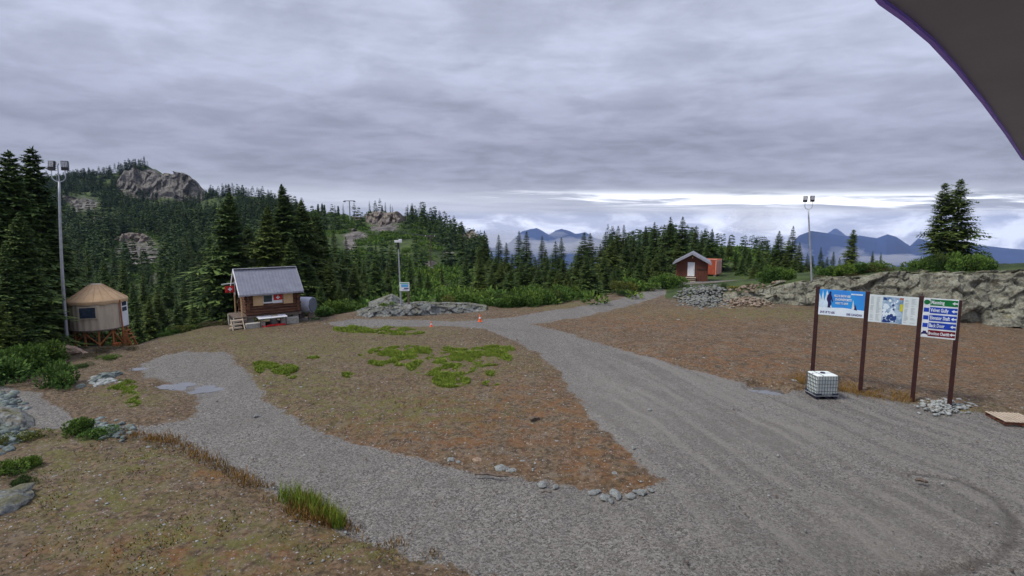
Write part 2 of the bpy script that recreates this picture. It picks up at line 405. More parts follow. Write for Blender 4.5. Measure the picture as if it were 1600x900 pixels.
    h = t.m('ADD', t.m('MULTIPLY', n3, .5), t.m('ADD', t.m('MULTIPLY', gl, .35), t.m('ADD', t.m('MULTIPLY', st, .5), t.m('MULTIPLY', n2, .9))))
    bn = t.new('ShaderNodeBump'); bn.inputs['Strength'].default_value = .9; bn.inputs['Distance'].default_value = .07
    t.put(bn.inputs['Height'], h); t.l.new(bn.outputs[0], b.inputs['Normal'])
    return m
M['ground'] = ground_material()
def rock_material(name, dark, light, warm, moss=.0, lichen=.35):
    m = bpy.data.materials.new(name); m.use_nodes = True; t = NT(m.node_tree); b = t.n['Principled BSDF']
    b.inputs['Roughness'].default_value = .92; b.inputs['Specular IOR Level'].default_value = .2
    o = t.new('ShaderNodeTexCoord').outputs['Object']
    n = t.noise(o, .7, 7, .75); n2 = t.noise(o, 5, 6, .75); n3 = t.noise(t.vm('MULTIPLY', o, (1, 1, 2.5)), 1.3, 5, .7)
    c = t.mix(t.step(n, .3, .68), dark, light)
    c = t.mix(t.m('MULTIPLY', t.step(n2, .42, .68), .6), c, tuple(min(1, k * 1.45) for k in light))
    c = t.mix(t.m('MULTIPLY', t.step(n2, .5, .30), .55), c, tuple(k * .45 for k in dark))
    c = t.mix(t.m('MULTIPLY', t.step(n3, .56, .66), .55), c, warm)
    c = t.mix(t.m('MULTIPLY', t.m('MULTIPLY', t.attr('crack'), t.step(t.noise(o, .9, 3), .40, .62)), .75), c, tuple(k * .30 for k in dark))
    if moss:
        nz = t.sep(t.new('ShaderNodeNewGeometry').outputs['Normal'])[2]
        f = t.m('MULTIPLY', t.step(nz, .55, .9), t.step(t.noise(o, 1.5, 5, .7), .42, .6))
        c = t.mix(t.m('MULTIPLY', f, moss), c, t.mix(n2, (.05, .055, .016), (.14, .12, .04)))
    t.put(b.inputs['Base Color'], c)
    bn = t.new('ShaderNodeBump'); bn.inputs['Strength'].default_value = .9; bn.inputs['Distance'].default_value = .09
    t.put(bn.inputs['Height'], t.m('ADD', n2, t.m('MULTIPLY', t.noise(o, 18, 4, .7), .3))); t.l.new(bn.outputs[0], b.inputs['Normal'])
    return m
M['ledge'] = rock_material('ledge_rock', (.085, .083, .070), (.255, .255, .205), (.21, .145, .08), .85)
M['grey_rock'] = rock_material('grey_rock', (.075, .08, .078), (.22, .23, .222), (.17, .13, .08), .7)
M['pale_stone'] = rock_material('pale_stone', (.15, .165, .165), (.34, .36, .35), (.24, .21, .17))
M['tan_stone'] = rock_material('tan_stone', (.20, .13, .09), (.40, .30, .22), (.26, .14, .07))
M['rusty_stone'] = rock_material('rusty_stone', (.12, .085, .06), (.30, .24, .19), (.24, .11, .05), .5)
M['blue_rubble'] = rock_material('blue_rubble', (.075, .10, .10), (.21, .25, .245), (.11, .12, .09), .5)
M['steel'] = mat('galvanised_steel', (.42, .44, .47), .5, (.30, .31, .34), 3, metal=.4)
M['black'] = mat('black_metal', (.025, .024, .028), .5)
M['lens'] = mat('lamp_glass', (.55, .56, .58), .15, (.3, .3, .32), 8, spec=.6)
M['white'] = mat('white_paint', (.74, .75, .78), .5, (.62, .63, .66), 2)
M['canvas'] = mat('yurt_canvas', (.50, .42, .32), .85, (.40, .33, .25), 1.2, .3, 6, stretch=(3, 3, .6))
M['roof_canvas'] = mat('yurt_roof_canvas', (.52, .355, .205), .8, (.42, .28, .16), 2.0, .2, 6)
M['timber'] = mat('orange_timber', (.40, .16, .055), .8, (.24, .09, .035), 5, .3, 20)
M['brown_post'] = mat('dark_brown_paint', (.050, .018, .016), .55, (.030, .012, .012), 4, .2, 12)
M['log'] = mat('varnished_log', (.17, .075, .040), .75, (.040, .018, .012), 3, .5, 14, stretch=(.35, 2, 2))
M['log_end'] = mat('log_end', (.30, .17, .09), .8, (.18, .09, .045), 6)
M['ply'] = mat('bare_board', (.52, .36, .20), .75, (.44, .29, .15), 3)
M['roof_metal'] = mat('grey_metal_roof', (.21, .22, .26), .45, (.165, .17, .205), 1.4, metal=.25, spec=.5)
M['dark_glass'] = mat('dark_glass', (.02, .03, .05), .08, (.05, .07, .10), 5, spec=.8)
M['concrete'] = mat('concrete', (.40, .38, .34), .9, (.26, .25, .22), 4, .4, 25)
M['red'] = mat('red_cloth', (.55, .025, .02), .7, (.42, .02, .02), 3)
M['tankwhite'] = mat('tank_white', (.55, .57, .66), .45, (.42, .44, .52), 2)
M['tankend'] = mat('tank_end_grey', (.085, .10, .13), .5, (.13, .145, .18), 4)
M['orange'] = mat('cone_orange', (.78, .14, .035), .5, (.66, .11, .03), 4)
M['red_siding'] = mat('red_brown_siding', (.155, .056, .032), .8, (.085, .030, .02), 2.5, .4, 12, stretch=(3, 3, .4))
M['fascia'] = mat('grey_fascia', (.33, .33, .38), .6)
M['container'] = mat('container_orange', (.50, .115, .06), .6, (.36, .08, .045), 1.6)
M['container_pale'] = mat('faded_orange', (.62, .28, .20), .6, (.50, .17, .11), 1.2)
M['plastic'] = mat('white_plastic', (.72, .76, .74), .35, (.62, .68, .66), 1.5, spec=.5)
M['cage'] = mat('cage_steel', (.10, .13, .14), .45, metal=.5)
M['dark_plastic'] = mat('dark_plastic', (.02, .022, .05), .5)
M['pallet'] = mat('weathered_wood', (.50, .42, .32), .85, (.30, .24, .18), 5, .4, 22, stretch=(.4, 3, 3))
M['pallet_side'] = mat('dark_brown_wood', (.16, .06, .03), .8, (.08, .03, .02), 5)  # darker brown wood for the pallet's stringers and bottom boards
M['wood'] = mat('grey_wood', (.16, .125, .10), .9, (.08, .06, .05), 8, .5, 20)
M['eave'] = mat('dark_soffit', (.36, .34, .35), .7, (.33, .31, .32), 1.2, .1, 60)
M['fringe'] = mat('violet_fringe', (.42, .25, .95), .5, (.34, .2, .85), 2)  # violet of the lens's colour fringing, painted on as a strip
M['wire'] = mat('dark_wire', (.05, .05, .055), .6)

# ------------------------------------------------------------------ ground sheet with roads
ROAD = [(170,668),(215,681),(262,690),(330,722),(400,758),(440,775),(545,827),(640,860),(720,882),(790,903),(850,970),(1750,970),(1800,720),
        (1600,652),(1540,647),(1480,641),(1430,632),(1350,620),(1310,616),(1240,617),(1180,607),(1100,590),(1000,560),(930,535),(870,516),(830,506),
        (900,498),(960,485),(1000,475),(1040,463),(1075,455),(1068,449),(1020,454),(960,470),(900,480),(840,489),(780,497),(740,501),(640,501),(600,500),
        (555,499),(515,503),(520,508),(560,513),(620,510),(700,510),(760,515),(800,530),(840,552),(872,580),(897,620),(932,660),(970,700),(1010,735),
        (1037,760),(1020,775),(980,783),(930,776),(860,760),(800,752),(740,741),(680,722),(600,706),(540,690),(480,667),(430,637),(400,607),(380,578),
        (350,553),(290,550),(250,558),(212,573),(235,590),(275,600),(308,620),(318,640),(290,658),(230,667)]
TRAIL = [(-60,596),(8,606),(62,620),(100,640),(118,658),(170,668),(165,676),(118,672),(80,673),(45,670),(20,648),(-10,622),(-80,610)]
PAD = [(1020,452),(1060,446),(1140,443),(1180,444),(1170,449),(1110,451),(1060,453)]
def polyw(P): return np.array([G(u, v)[:2] for u, v in P])
def sdist(px, py, P):
    """signed distance, + inside"""
    n = len(P); d = np.full(px.shape, 1e9); ins = np.zeros(px.shape, bool)
    for i in range(n):
        ax, ay = P[i]; bx, by = P[(i + 1) % n]; ex, ey = bx - ax, by - ay
        k = np.clip(((px - ax) * ex + (py - ay) * ey) / (ex * ex + ey * ey + 1e-9), 0, 1)
        d = np.minimum(d, np.hypot(px - ax - k * ex, py - ay - k * ey))
        c = ((ay > py) != (by > py)) & (px < (bx - ax) * (py - ay) / (by - ay + 1e-12) + ax); ins ^= c
    return np.where(ins, d, -d)
RW, TW, PW = polyw(ROAD), polyw(TRAIL), polyw(PAD)
def road_sd(x, y):
    jx = (fbm(x * .8, y * .8, seed=31) - .5) * .9 + (fbm(x * 4, y * 4, o=2, seed=33) - .5) * .25
    return sdist(x, y, RW) + jx
def blobs(u, v, L):
    r_ = np.zeros_like(u)
    for cu, cv, ru, rv in L: r_ = np.maximum(r_, np.exp(-(((u - cu) / ru) ** 2 + ((v - cv) / rv) ** 2)))
    return r_
GREEN = [(700,565,130,28),(430,582,60,16),(610,520,110,10),(700,598,40,14),(500,545,200,22),(330,525,120,14),(470,600,90,30),(600,640,160,30),
         (220,725,70,30),(150,790,120,60),(330,715,50,22),(480,795,50,22),(90,720,60,40),(200,620,60,16),(1200,490,200,10),(1440,640,90,10),(650,505,120,5),
         (300,850,200,60),(120,680,40,20),(560,860,120,20),(900,478,90,8),(1000,785,60,8)]
RUST = [(960,720,150,60),(820,650,200,60),(1180,560,260,40),(1500,560,200,50),(1050,500,200,20),(1400,520,200,18),(700,680,200,40),(500,820,80,30),(350,740,80,20),(280,870,260,40)]
ROCK = [(275,292,55,26),(215,300,30,14),(215,395,42,26),(240,440,12,16),(600,350,34,16),(622,338,22,12),(558,368,22,9),(546,382,12,18),(745,370,14,26),(700,400,14,10),
        (130,320,30,14),(235,270,16,8),(760,440,14,16),(675,415,14,10),(700,480,60,8),(265,290,60,28),(560,340,14,6),(505,330,10,6),(400,322,18,8),(160,345,28,8),(330,470,10,12),(175,420,16,10)]
ny = 620
vv_ = np.concatenate([np.linspace(1500, 905, 60), np.linspace(903, 431, 360)])
Yn = np.array([G(800, v).y for v in vv_]); Yn = np.concatenate([np.linspace(-14, Yn[0] - .4, 14), Yn])
Yf = np.exp(np.linspace(math.log(Yn[-1] * 1.008), math.log(950), 300)); YR = np.concatenate([Yn, Yf])
SS = np.concatenate([np.linspace(-2.4, -1.08, 50), np.linspace(-1.07, 1.07, 980), np.linspace(1.08, 2.4, 50)])
Xg = SS[None, :] * (np.maximum(YR, 0)[:, None] + 2.0 + (YR < 8)[:, None] * 0); Yg = np.repeat(YR[:, None], len(SS), 1)
xf, yf = Xg.ravel(), Yg.ravel(); zf = terr(xf, yf)
near = (yf < 100) & (yf > 1)
sdr = np.full(xf.shape, -50.); sdr[near] = road_sd(xf[near], yf[near])
sdt = np.full(xf.shape, -50.); sdt[near] = sdist(xf[near], yf[near], TW) + (fbm(xf[near], yf[near], seed=41) - .5) * .8
sdp = np.full(xf.shape, -50.); sdp[near] = sdist(xf[near], yf[near], PW) + (fbm(xf[near] * .5, yf[near] * .5, seed=42) - .5) * 2
sdr[yf <= 1] = -3
grv = sm(np.maximum(np.maximum(sdr, sdt * 1.5), sdp), -.28, .28)
zf = zf + .10 * (1 - sm(sdr, -1.2, .1)) * sm(yf, 2, 8) * (yf < 60) - .0
zf[near] += ((fbm(xf[near] * 2.2, yf[near] * 2.2, o=4, seed=51) - .5) * .12 + (fbm(xf[near] * 9, yf[near] * 9, o=2, seed=52) - .5) * .035) * (1 - .55 * grv[near])
yy_ = np.maximum(yf, 2.0); pu, pv = proj(xf, yy_, zf)
rockA = blobs(pu, pv, ROCK) * (yf > 55)
wild = sm(yf - np.interp(pu, [-500, 0, 60, 120, 200, 300, 420, 560, 760, 860, 980, 1050, 1250, 2000], [30, 31, 35, 39, 42, 47, 52, 57, 60, 64, 76, 95, 86, 60]), -1.2, 1.6)
yl_ = np.interp(pu, LU, LYY, left=1e5); wild = np.maximum(wild, sm(yf - yl_, 0, 2) * (pu > 1040)* (1 - sm(sdp, -1.5, 0)))
# rubble hollows at far left
wild = np.maximum(wild, blobs(pu, pv, [(-60, 560, 130, 30)]) * .9)
# wheel ruts: direction field along the main road (world)
u_ = pu; ax_, ay_ = G(1050, 640)[:2]
dirv = np.array(G(1400, 840)[:2]) - np.array(G(930, 545)[:2]); dirv = dirv / np.linalg.norm(dirv); nrm = np.array([-dirv[1], dirv[0]])
cc = xf * nrm[0] + yf * nrm[1]; ll = xf * dirv[0] + yf * dirv[1]
cc = cc + .9 * np.sin(ll * .11) + (fbm(xf * .12, yf * .12, seed=61) - .5) * 2.2
rut = fbm(cc * 2.6, ll * .10, o=4, seed=62); rut = .5 + (rut - .5) * 2.4
on_main = sm(u_, 860, 1010) * sm(-pv, -905, -800) + .25
rut = .5 + (rut - .5) * np.clip(on_main, 0, 1)
# turning circle scraped by a tyre in the lower right corner
c0 = np.array(G(1390, 830)[:2]); 
ringc = np.array([G(u, v)[:2] for u, v in [(1430,742),(1500,752),(1550,775),(1582,810),(1585,845),(1560,875),(1500,893),(1420,902),(1350,908)]])
dr = np.full(xf.shape, 9.)
nn = near & (yf < 26) & (xf > 4)
for i in range(len(ringc) - 1):
    a, b_ = ringc[i], ringc[i + 1]; e = b_ - a
    k = np.clip(((xf[nn] - a[0]) * e[0] + (yf[nn] - a[1]) * e[1]) / (e @ e), 0, 1)
    dr[nn] = np.minimum(dr[nn], np.hypot(xf[nn] - a[0] - k * e[0], yf[nn] - a[1] - k * e[1]))
rmask = np.exp(-(dr / .14) ** 2) * (.45 + 1.1 * fbm(xf * 1.4, yf * 1.4, o=3, seed=78) * (dr < 1)); zf = zf - .05 * rmask + .03 * np.exp(-((dr - .38) / .14) ** 2)
rut = rut * (1 - rmask) - .25 * rmask * (.6 + .8 * fbm(xf * 5, yf * 5, o=2, seed=77))
fine = blobs(pu, pv, [(1370, 835, 190, 70), (1000, 640, 160, 70), (1200, 680, 150, 40)])
puds = [((275, 603), 1.0, .28), ((322, 608), .8, .3), ((1197, 611), .9, .35), ((215,576),.5,.2)]
for (pu0, pv0), a_, b2 in puds:
    c = G(pu0, pv0); e = ((xf - c.x) / a_) ** 2 + ((yf - c.y) / (b2 * 2.4)) ** 2; zf = np.where(e < 2.2, zf * 0 + (-.035 - .04 * (1 - np.clip(e, 0, 1))) * (1 - sm(e, .9, 2.2)) + zf * sm(e, .9, 2.2), zf)
grn = np.clip(blobs(pu, pv, GREEN) + .12, 0, 1); rst = np.clip(blobs(pu, pv, RUST) + .08, 0, 1)
VT = np.stack([xf, yf, zf], 1)
nr, nc = Xg.shape
idx = np.arange(nr * nc).reshape(nr, nc)
Q = np.stack([idx[:-1, :-1], idx[:-1, 1:], idx[1:, 1:], idx[1:, :-1]], -1).reshape(-1, 4)
fr = sdr[Q].mean(1) > 0; ft = (sdt[Q].mean(1) > 0) & ~fr; fp = (sdp[Q].mean(1) > 0) & ~fr & ~ft; fw = (wild[Q].mean(1) > .5) & ~fr & ~ft & ~fp
A = {'gravel': sm(np.maximum(np.maximum(sdr, sdt * 1.5), sdp), -.55, .45), 'green': grn, 'rust': rst, 'rock': rockA, 'wild': wild, 'rut': rut, 'fine': fine, 'wet': rmask}
def sub(name, sel):
    q_ = Q[sel]; used = np.unique(q_); remap = np.zeros(len(VT), np.int32); remap[used] = np.arange(len(used))
    ob = mesh_np(name, VT[used], [remap[q_]], M['ground'], attrs={k: a[used] for k, a in A.items()}, smooth=True)
    return tag(ob, kind='structure')
sub('gravel_road', fr); sub('footpath', ft); sub('gravel_pad', fp); sub('hillside', fw); sub('ground', ~(fr | ft | fp | fw))
wm = mat('puddle_water', (.10, .10, .10), .03, (.08, .08, .08), 2, spec=1.0)
for (pu0, pv0), a_, b2 in puds:
    c = G(pu0, pv0); mb = MB(); k = 26; ring = []
    for i in range(k):
        th = 2 * math.pi * i / k; rr = 1 + .25 * math.sin(3 * th + pu0) + .15 * math.sin(5 * th)
        ring.append((c.x + a_ * math.cos(th) * rr, c.y + b2 * 2.4 * math.sin(th) * rr, -.028))
    mb.add(ring, [tuple(range(k))]); tag(mb.build('puddle', wm), kind='structure')
# low valley floor far below and out to the horizon
fl = mat('valley_forest', (.02, .035, .02), .95, (.012, .022, .014), .002)
mesh_np('valley_floor', [(-16000, 800, -900), (16000, 800, -900), (16000, 26000, -1100), (-16000, 26000, -1100)], [np.array([[0, 1, 2, 3]])], fl)['kind'] = 'structure'

# ------------------------------------------------------------------ far mountains
def ridge(name, Y, pts, depth, seed, rough=18, m=None):
    us = np.arange(pts[0][0], pts[-1][0] + .1, 1.2); vs = np.interp(us, [p_[0] for p_ in pts], [p_[1] for p_ in pts])
    x0 = np.array([PY(u, 350, Y).x for u in us]); zt = np.array([ZV(Y, v) for v in vs])
    rows_, nt = [], 46
    for j in range(-8, nt):
        k = j / (nt - 1); y = Y - k * depth
        z = zt - abs(k) ** .85 * (900 + zt - zt.min()) * (1 if k >= 0 else 1.2)
        z = z + (fbm(x0 / 330 + 0 * y, np.full_like(x0, y / 500), o=6, seed=seed) - .5) * rough * (.5 + 10 * min(abs(k), .25))
        rows_.append(np.stack([x0 * (y / Y), np.full_like(x0, y), z], 1))
    V = np.concatenate(rows_); nr_, nc_ = len(rows_), len(us); id_ = np.arange(nr_ * nc_).reshape(nr_, nc_)
    q_ = np.stack([id_[:-1, :-1], id_[:-1, 1:], id_[1:, 1:], id_[1:, :-1]], -1).reshape(-1, 4)
    ob = mesh_np(name, V, [q_], m or M['mountain'], smooth=True); ob['kind'] = 'structure'; return ob
M['mountain'] = mat('hazy_mountain_forest', (.012, .035, .11), .95, (.006, .018, .06), .003)  # forest with the blue of distant haze put into its base colour
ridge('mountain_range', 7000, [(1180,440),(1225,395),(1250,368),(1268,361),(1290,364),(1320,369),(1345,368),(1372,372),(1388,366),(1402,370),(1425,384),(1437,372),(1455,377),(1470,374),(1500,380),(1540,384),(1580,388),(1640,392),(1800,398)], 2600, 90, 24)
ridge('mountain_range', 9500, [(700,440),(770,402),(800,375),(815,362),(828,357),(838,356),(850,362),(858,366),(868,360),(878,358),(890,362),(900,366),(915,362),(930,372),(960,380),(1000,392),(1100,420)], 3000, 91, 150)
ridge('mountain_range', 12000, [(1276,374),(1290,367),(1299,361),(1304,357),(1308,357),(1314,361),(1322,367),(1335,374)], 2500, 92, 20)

# ------------------------------------------------------------------ rock outcrops
def rock_strip(name, base, label=None, nu=220, nt=44, back=4.0, amp=.35, sc_=.9, seed=0, m=None, flare=.35):
    """rough face that follows base = [(u, Y, height)], climbs and runs back"""
    us = np.linspace(base[0][0], base[-1][0], nu)
    B = np.array(base, float); Yb = np.interp(us, B[:, 0], B[:, 1]); Hb = np.interp(us, B[:, 0], B[:, 2])
    V = []
    for j in range(nt):
        k = j / (nt - 1)
        if k < .5: up = k / .5; bk = flare * up ** 1.5
        else: up = 1 - .10 * ((k - .5) / .5) ** 2; bk = flare + back * ((k - .5) / .5) ** 1.2
        y = Yb + bk * (.6 + .4 * np.clip(Hb, 0, 1)); x = (us - 800) / (F * cp) * y
        z = -0.25 + (Hb + .25) * up
        V.append(np.stack([x, y, z], 1))
    V = np.concatenate(V)
    v1, c1 = facet(V * (1, 1, 1.5), sc_, seed); v2, c2 = facet(V * (1, 1, 1.3), sc_ * 2.7, seed + 50); v3 = fbm(V[:, 0] * 2, V[:, 1] * 2, V[:, 2] * 2, seed=seed) - .5
    v0 = fbm(V[:, 0] * .35, V[:, 1] * .35, V[:, 2] * .35, o=3, seed=seed + 7) - .5
    HH = np.tile(Hb, nt); kk = np.repeat(np.arange(nt) / (nt - 1), nu)
    am = amp * np.clip(HH / 1.5, .12, 1.3) * (1 - .6 * sm(kk, .75, 1))
    dsp = v1 * 1.0 + v2 * .45 + v3 * .5 + v0 * 1.6
    V[:, 1] -= dsp * am; V[:, 2] += dsp * am * .55
    crk = np.clip(1 - np.minimum(c1 / .10, c2 / .13), 0, 1)
    id_ = np.arange(nt * nu).reshape(nt, nu)
    q_ = np.stack([id_[:-1, :-1], id_[:-1, 1:], id_[1:, 1:], id_[1:, :-1]], -1).reshape(-1, 4)
    ob = mesh_np(name, V, [q_], m or M['ledge'], attrs={'crack': crk}); ob['kind'] = 'structure'; return ob
rock_strip('rock_ledge', [(u, y, h) for u, y, h in LEDGE[2:]], nu=900, nt=110, back=5.5, amp=.55, sc_=.42, seed=2, flare=.5)
rock_strip('rock_outcrop', [(556, 50.5, .3), (575, 50, .75), (600, 50, .9), (635, 50.5, 1.1), (665, 51, 1.1), (700, 52, .85), (735, 53, .7), (760, 54, .35)], nu=330, nt=60, back=3, amp=.6, sc_=.8, seed=8, m=M['grey_rock'], flare=.8)
rock_strip('rock_outcrop', [(575, 56, .3), (595, 55, .9), (612, 55, 1.35), (630, 56, .5)], nu=160, nt=40, back=3, amp=.4, sc_=.5, seed=9, m=M['grey_rock'], flare=1.4)
rock_strip('rock_outcrop', [(-60, 22.2, .3), (-20, 22, .7), (10, 22, .55), (30, 22.3, .15)], nu=120, nt=40, back=1.5, amp=.3, sc_=1.2, seed=19, m=M['grey_rock'], flare=.5)

def crag(name, base, nu, nt, amp, sc_, seed, m, back, lean=.35):
    us = np.linspace(base[0][0], base[-1][0], nu); B = np.array(base, float); B[:, 1] *= .955; Yb = np.interp(us, B[:, 0], B[:, 1])
    zb = np.array([ZV(y, v) for y, v in zip(Yb, np.interp(us, B[:, 0], B[:, 2]))]); zt = np.array([ZV(y, v) for y, v in zip(Yb, np.interp(us, B[:, 0], B[:, 3]))]); H_ = zt - zb
    V = []
    for j in range(nt):
        k = j / (nt - 1)
        if k < .6: up = k / .6; bk = lean * up ** 1.3 * H_
        else: up = 1 - .25 * ((k - .6) / .4) ** 1.5; bk = lean * H_ + back * (k - .6) / .4
        y = Yb + bk; V.append(np.stack([(us - 800) / (F * cp) * y, y, zb + H_ * up], 1))
    V = np.concatenate(V); v1, c1 = facet(V * (1, 1, .55), sc_, seed); v2, c2 = facet(V * (1, 1, .6), sc_ * 2.6, seed + 50); v3 = fbm(V[:, 0] * sc_ * 3, V[:, 1] * sc_ * 3, V[:, 2] * sc_ * 3, o=5, seed=seed) - .5
    edge_ = np.minimum(1, np.tile(np.minimum(np.arange(nu), nu - 1 - np.arange(nu)) / (nu * .08), nt)); dsp = (v1 + .5 * v2 + .9 * v3) * amp * edge_
    V[:, 1] -= dsp; V[:, 2] += dsp * .35
    id_ = np.arange(nt * nu).reshape(nt, nu); q_ = np.stack([id_[:-1, :-1], id_[:-1, 1:], id_[1:, 1:], id_[1:, :-1]], -1).reshape(-1, 4)
    ob = mesh_np(name, V, [q_], m, attrs={'crack': np.clip(1 - np.minimum(c1 / .08, c2 / .12), 0, 1)}); ob['kind'] = 'structure'; return ob
M['crag'] = rock_material('crag_rock', (.060, .056, .052), (.21, .195, .18), (.10, .115, .05), .9)
M['crag_warm'] = rock_material('crag_warm', (.085, .070, .062), (.27, .235, .21), (.14, .115, .07), .8)
crag('cliff', [(196,560,300,288),(212,556,312,268),(228,552,318,262),(245,548,318,268),(258,545,316,270),(275,540,316,268),(300,536,314,272),(312,534,314,276),(320,534,318,286),(330,534,320,300)], 300, 120, 6.5, .06, 4, M['crag'], 60, .30)
crag('cliff', [(176,270,400,385),(190,266,420,372),(210,262,424,366),(232,260,420,366),(250,262,408,378),(262,266,396,390)], 180, 60, 3.0, .14, 6, M['crag_warm'], 16, .7)
crag('cliff', [(575,250,345,336),(590,243,358,330),(605,240,364,331),(622,240,362,330),(634,244,352,338)], 150, 60, 2.4, .17, 9, M['crag_warm'], 12, .6)
crag('cliff', [(534,228,374,366),(545,225,384,357),(558,224,382,358),(568,226,374,366)], 90, 40, 1.6, .25, 12, M['crag'], 8, .5)
crag('cliff', [(536,215,394,384),(545,212,408,382),(553,214,398,386)], 60, 40, 1.2, .3, 13, M['crag_warm'], 6, .8)
crag('cliff', [(100,470,332,318),(118,462,340,306),(140,458,338,310),(158,462,328,320)], 90, 40, 5, .07, 14, M['crag'], 30, .6)
crag('cliff', [(724,215,378,368),(738,205,400,358),(752,203,404,372),(762,206,404,392)], 90, 40, 1.8, .2, 15, M['crag_warm'], 10, .8)
def rock_mesh(name, r_, seed, m, flat=.7, sub_=3):
    bm = bmesh.new(); bmesh.ops.create_icosphere(bm, subdivisions=sub_, radius=1)
    P = np.array([v.co[:] for v in bm.verts]); fv, cr = facet(P + seed * 3.7, .9, seed); n = fbm(P[:, 0] * 2 + seed, P[:, 1] * 2, P[:, 2] * 2, seed=seed) - .5
    P = P * (1 + fv * .38 + n * .35)[:, None] * np.array([1, .75 + .4 * random.random(), flat]) * r_
    for v, p_ in zip(bm.verts, P): v.co = p_
    me = bpy.data.meshes.new(name); bm.to_mesh(me); bm.free(); me.materials.append(m)
    at = me.attributes.new('crack', 'FLOAT', 'POINT'); at.data.foreach_set('value', np.clip(1 - cr / .08, 0, 1).astype(np.float32) * .6)
    return me
def put(name, me, loc, rz=0, s=1, label=None, cat=None, group=None):
    ob = bpy.data.objects.new(name, me); COL.objects.link(ob); ob.location = loc; ob.rotation_euler = (0, 0, rz)
    ob.scale = (s, s, s) if not hasattr(s, '__len__') else s
    return tag(ob, label, cat, group)
def gz(x, y): return float(terr(np.array([x]), np.array([y]))[0])
def ground_at(u, v):
    p_ = G(u, v)
    for _ in range(5): p_ = G(u, v, gz(p_.x, p_.y) + .05)
    return p_
stones_pale = [rock_mesh('stone', 1, 100 + i, M['pale_stone'], .5, 2) for i in range(5)]
stones_tan = [rock_mesh('stone', 1, 120 + i, M['tan_stone'], .5, 2) for i in range(3)]
# pale stones round the tip of the dirt island
tipst = [(705,719,.17),(716,722,.11),(781,731,.2),(790,733,.13),(800,735,.15),(817,722,.14),(815,728,.1),(846,757,.17),(868,761,.13),(926,770,.15),(935,768,.12),(945,778,.2),(960,771,.2),(966,777,.14),(985,775,.16),(1003,770,.19),(993,768,.1),(1017,766,.1),(955,783,.12)]
for i, (u, v, s) in enumerate(tipst):
    p_ = ground_at(u, v); put('stone', stones_pale[i % 5], p_, i * 1.3, s, 'pale grey angular stone on the rim of the brown dirt island by the gravel bend', 'stone', 'pale stones rimming the dirt island')
for (u, v, s, l) in [(746,719,.2,'large cream stone lying alone near the lower edge of the dirt island'), (827,695,.16,'small cream stone in the middle of the brown dirt island, right of centre'), (318,829,.13,'cream stone lying in the lower left foreground dirt')]:
    put('stone', stones_tan[0], ground_at(u, v), u, s, l, 'stone')
odd = [(232,700,.14),(85,745,.1),(200,742,.1),(640,650,.1),(520,640,.12),(470,605,.1),(870,690,.12),(905,700,.1),(990,700,.1),(865,610,.1),(560,608,.12),(700,640,.1),(1100,560,.13),(1225,540,.13),(1240,595,.17),(1400,540,.13),(1180,520,.16),(1520,545,.14),(1060,500,.18),(1330,560,.13),(960,740,.12),(900,660,.1),(1015,640,.1),(400,650,.12)]
for i, (u, v, s) in enumerate(odd):
    put('stone', stones_pale[i % 5], ground_at(u, v), i * 2.1, s, 'small pale stone lying loose on bare brown dirt', 'stone', 'loose pale stones on the dirt')
# bigger boulders on the left
b1 = rock_mesh('boulder', 1, 7, M['tan_stone'], .62)
put('boulder', b1, ground_at(105, 556) + Vector((0, 0, .25)), .4, (1.0, .7, .8), 'orange brown boulder at the foot of the tall left light pole', 'boulder')
bp = [rock_mesh('boulder', 1, 11 + k, M['blue_rubble'], .6) for k in range(4)]
for i, (u, v, s, l) in enumerate([(163,592,.52,'blue grey boulder, widest of the cluster beside the round dark green bush'), (180,588,.36,'pale boulder at the upper right of the small boulder cluster'),
        (150,597,.3,'small blue grey boulder at the left foot of the boulder cluster'), (127,606,.26,'lone pale rock between round dark bush and boulder cluster')]):
    put('boulder', bp[i], ground_at(u, v) + Vector((0, 0, .08)), i, s, l, 'boulder')
put('boulder', rock_mesh('boulder', 1, 31, M['grey_rock'], .5), ground_at(8, 790) + Vector((0, 0, .1)), .3, .75, 'rough grey boulder at the edge of the lower left foreground', 'boulder')

def merged(name, metas, pos, scl, rot, m, kind='stuff', label=None, flat=1):
    """merge many small copies (for what nobody could count)"""
    Vs, Fs, off, cr = [], [], 0, []
    arr = []
    for me in metas:
        v = np.zeros(len(me.vertices) * 3, np.float32); me.vertices.foreach_get('co', v); me.calc_loop_triangles()
        f = np.zeros(len(me.loop_triangles) * 3, np.int32); me.loop_triangles.foreach_get('vertices', f); arr.append((v.reshape(-1, 3), f.reshape(-1, 3)))
    for k, (p_, s, r_) in enumerate(zip(pos, scl, rot)):
        v, f = arr[k % len(arr)]; c, s_ = math.cos(r_), math.sin(r_)
        w_ = np.stack([v[:, 0] * c - v[:, 1] * s_, v[:, 0] * s_ + v[:, 1] * c, v[:, 2] * flat], 1) * s + np.array(p_)
        Vs.append(w_); Fs.append(f + off); off += len(v)
    V = np.concatenate(Vs); ob = mesh_np(name, V, [np.concatenate(Fs)], m, attrs={'crack': np.zeros(len(V))}); tag(ob, label, name.replace('_', ' '), None, kind); return ob
peb = [rock_mesh('pebble', 1, 200 + i, M['pale_stone'], .5, 1) for i in range(6)]
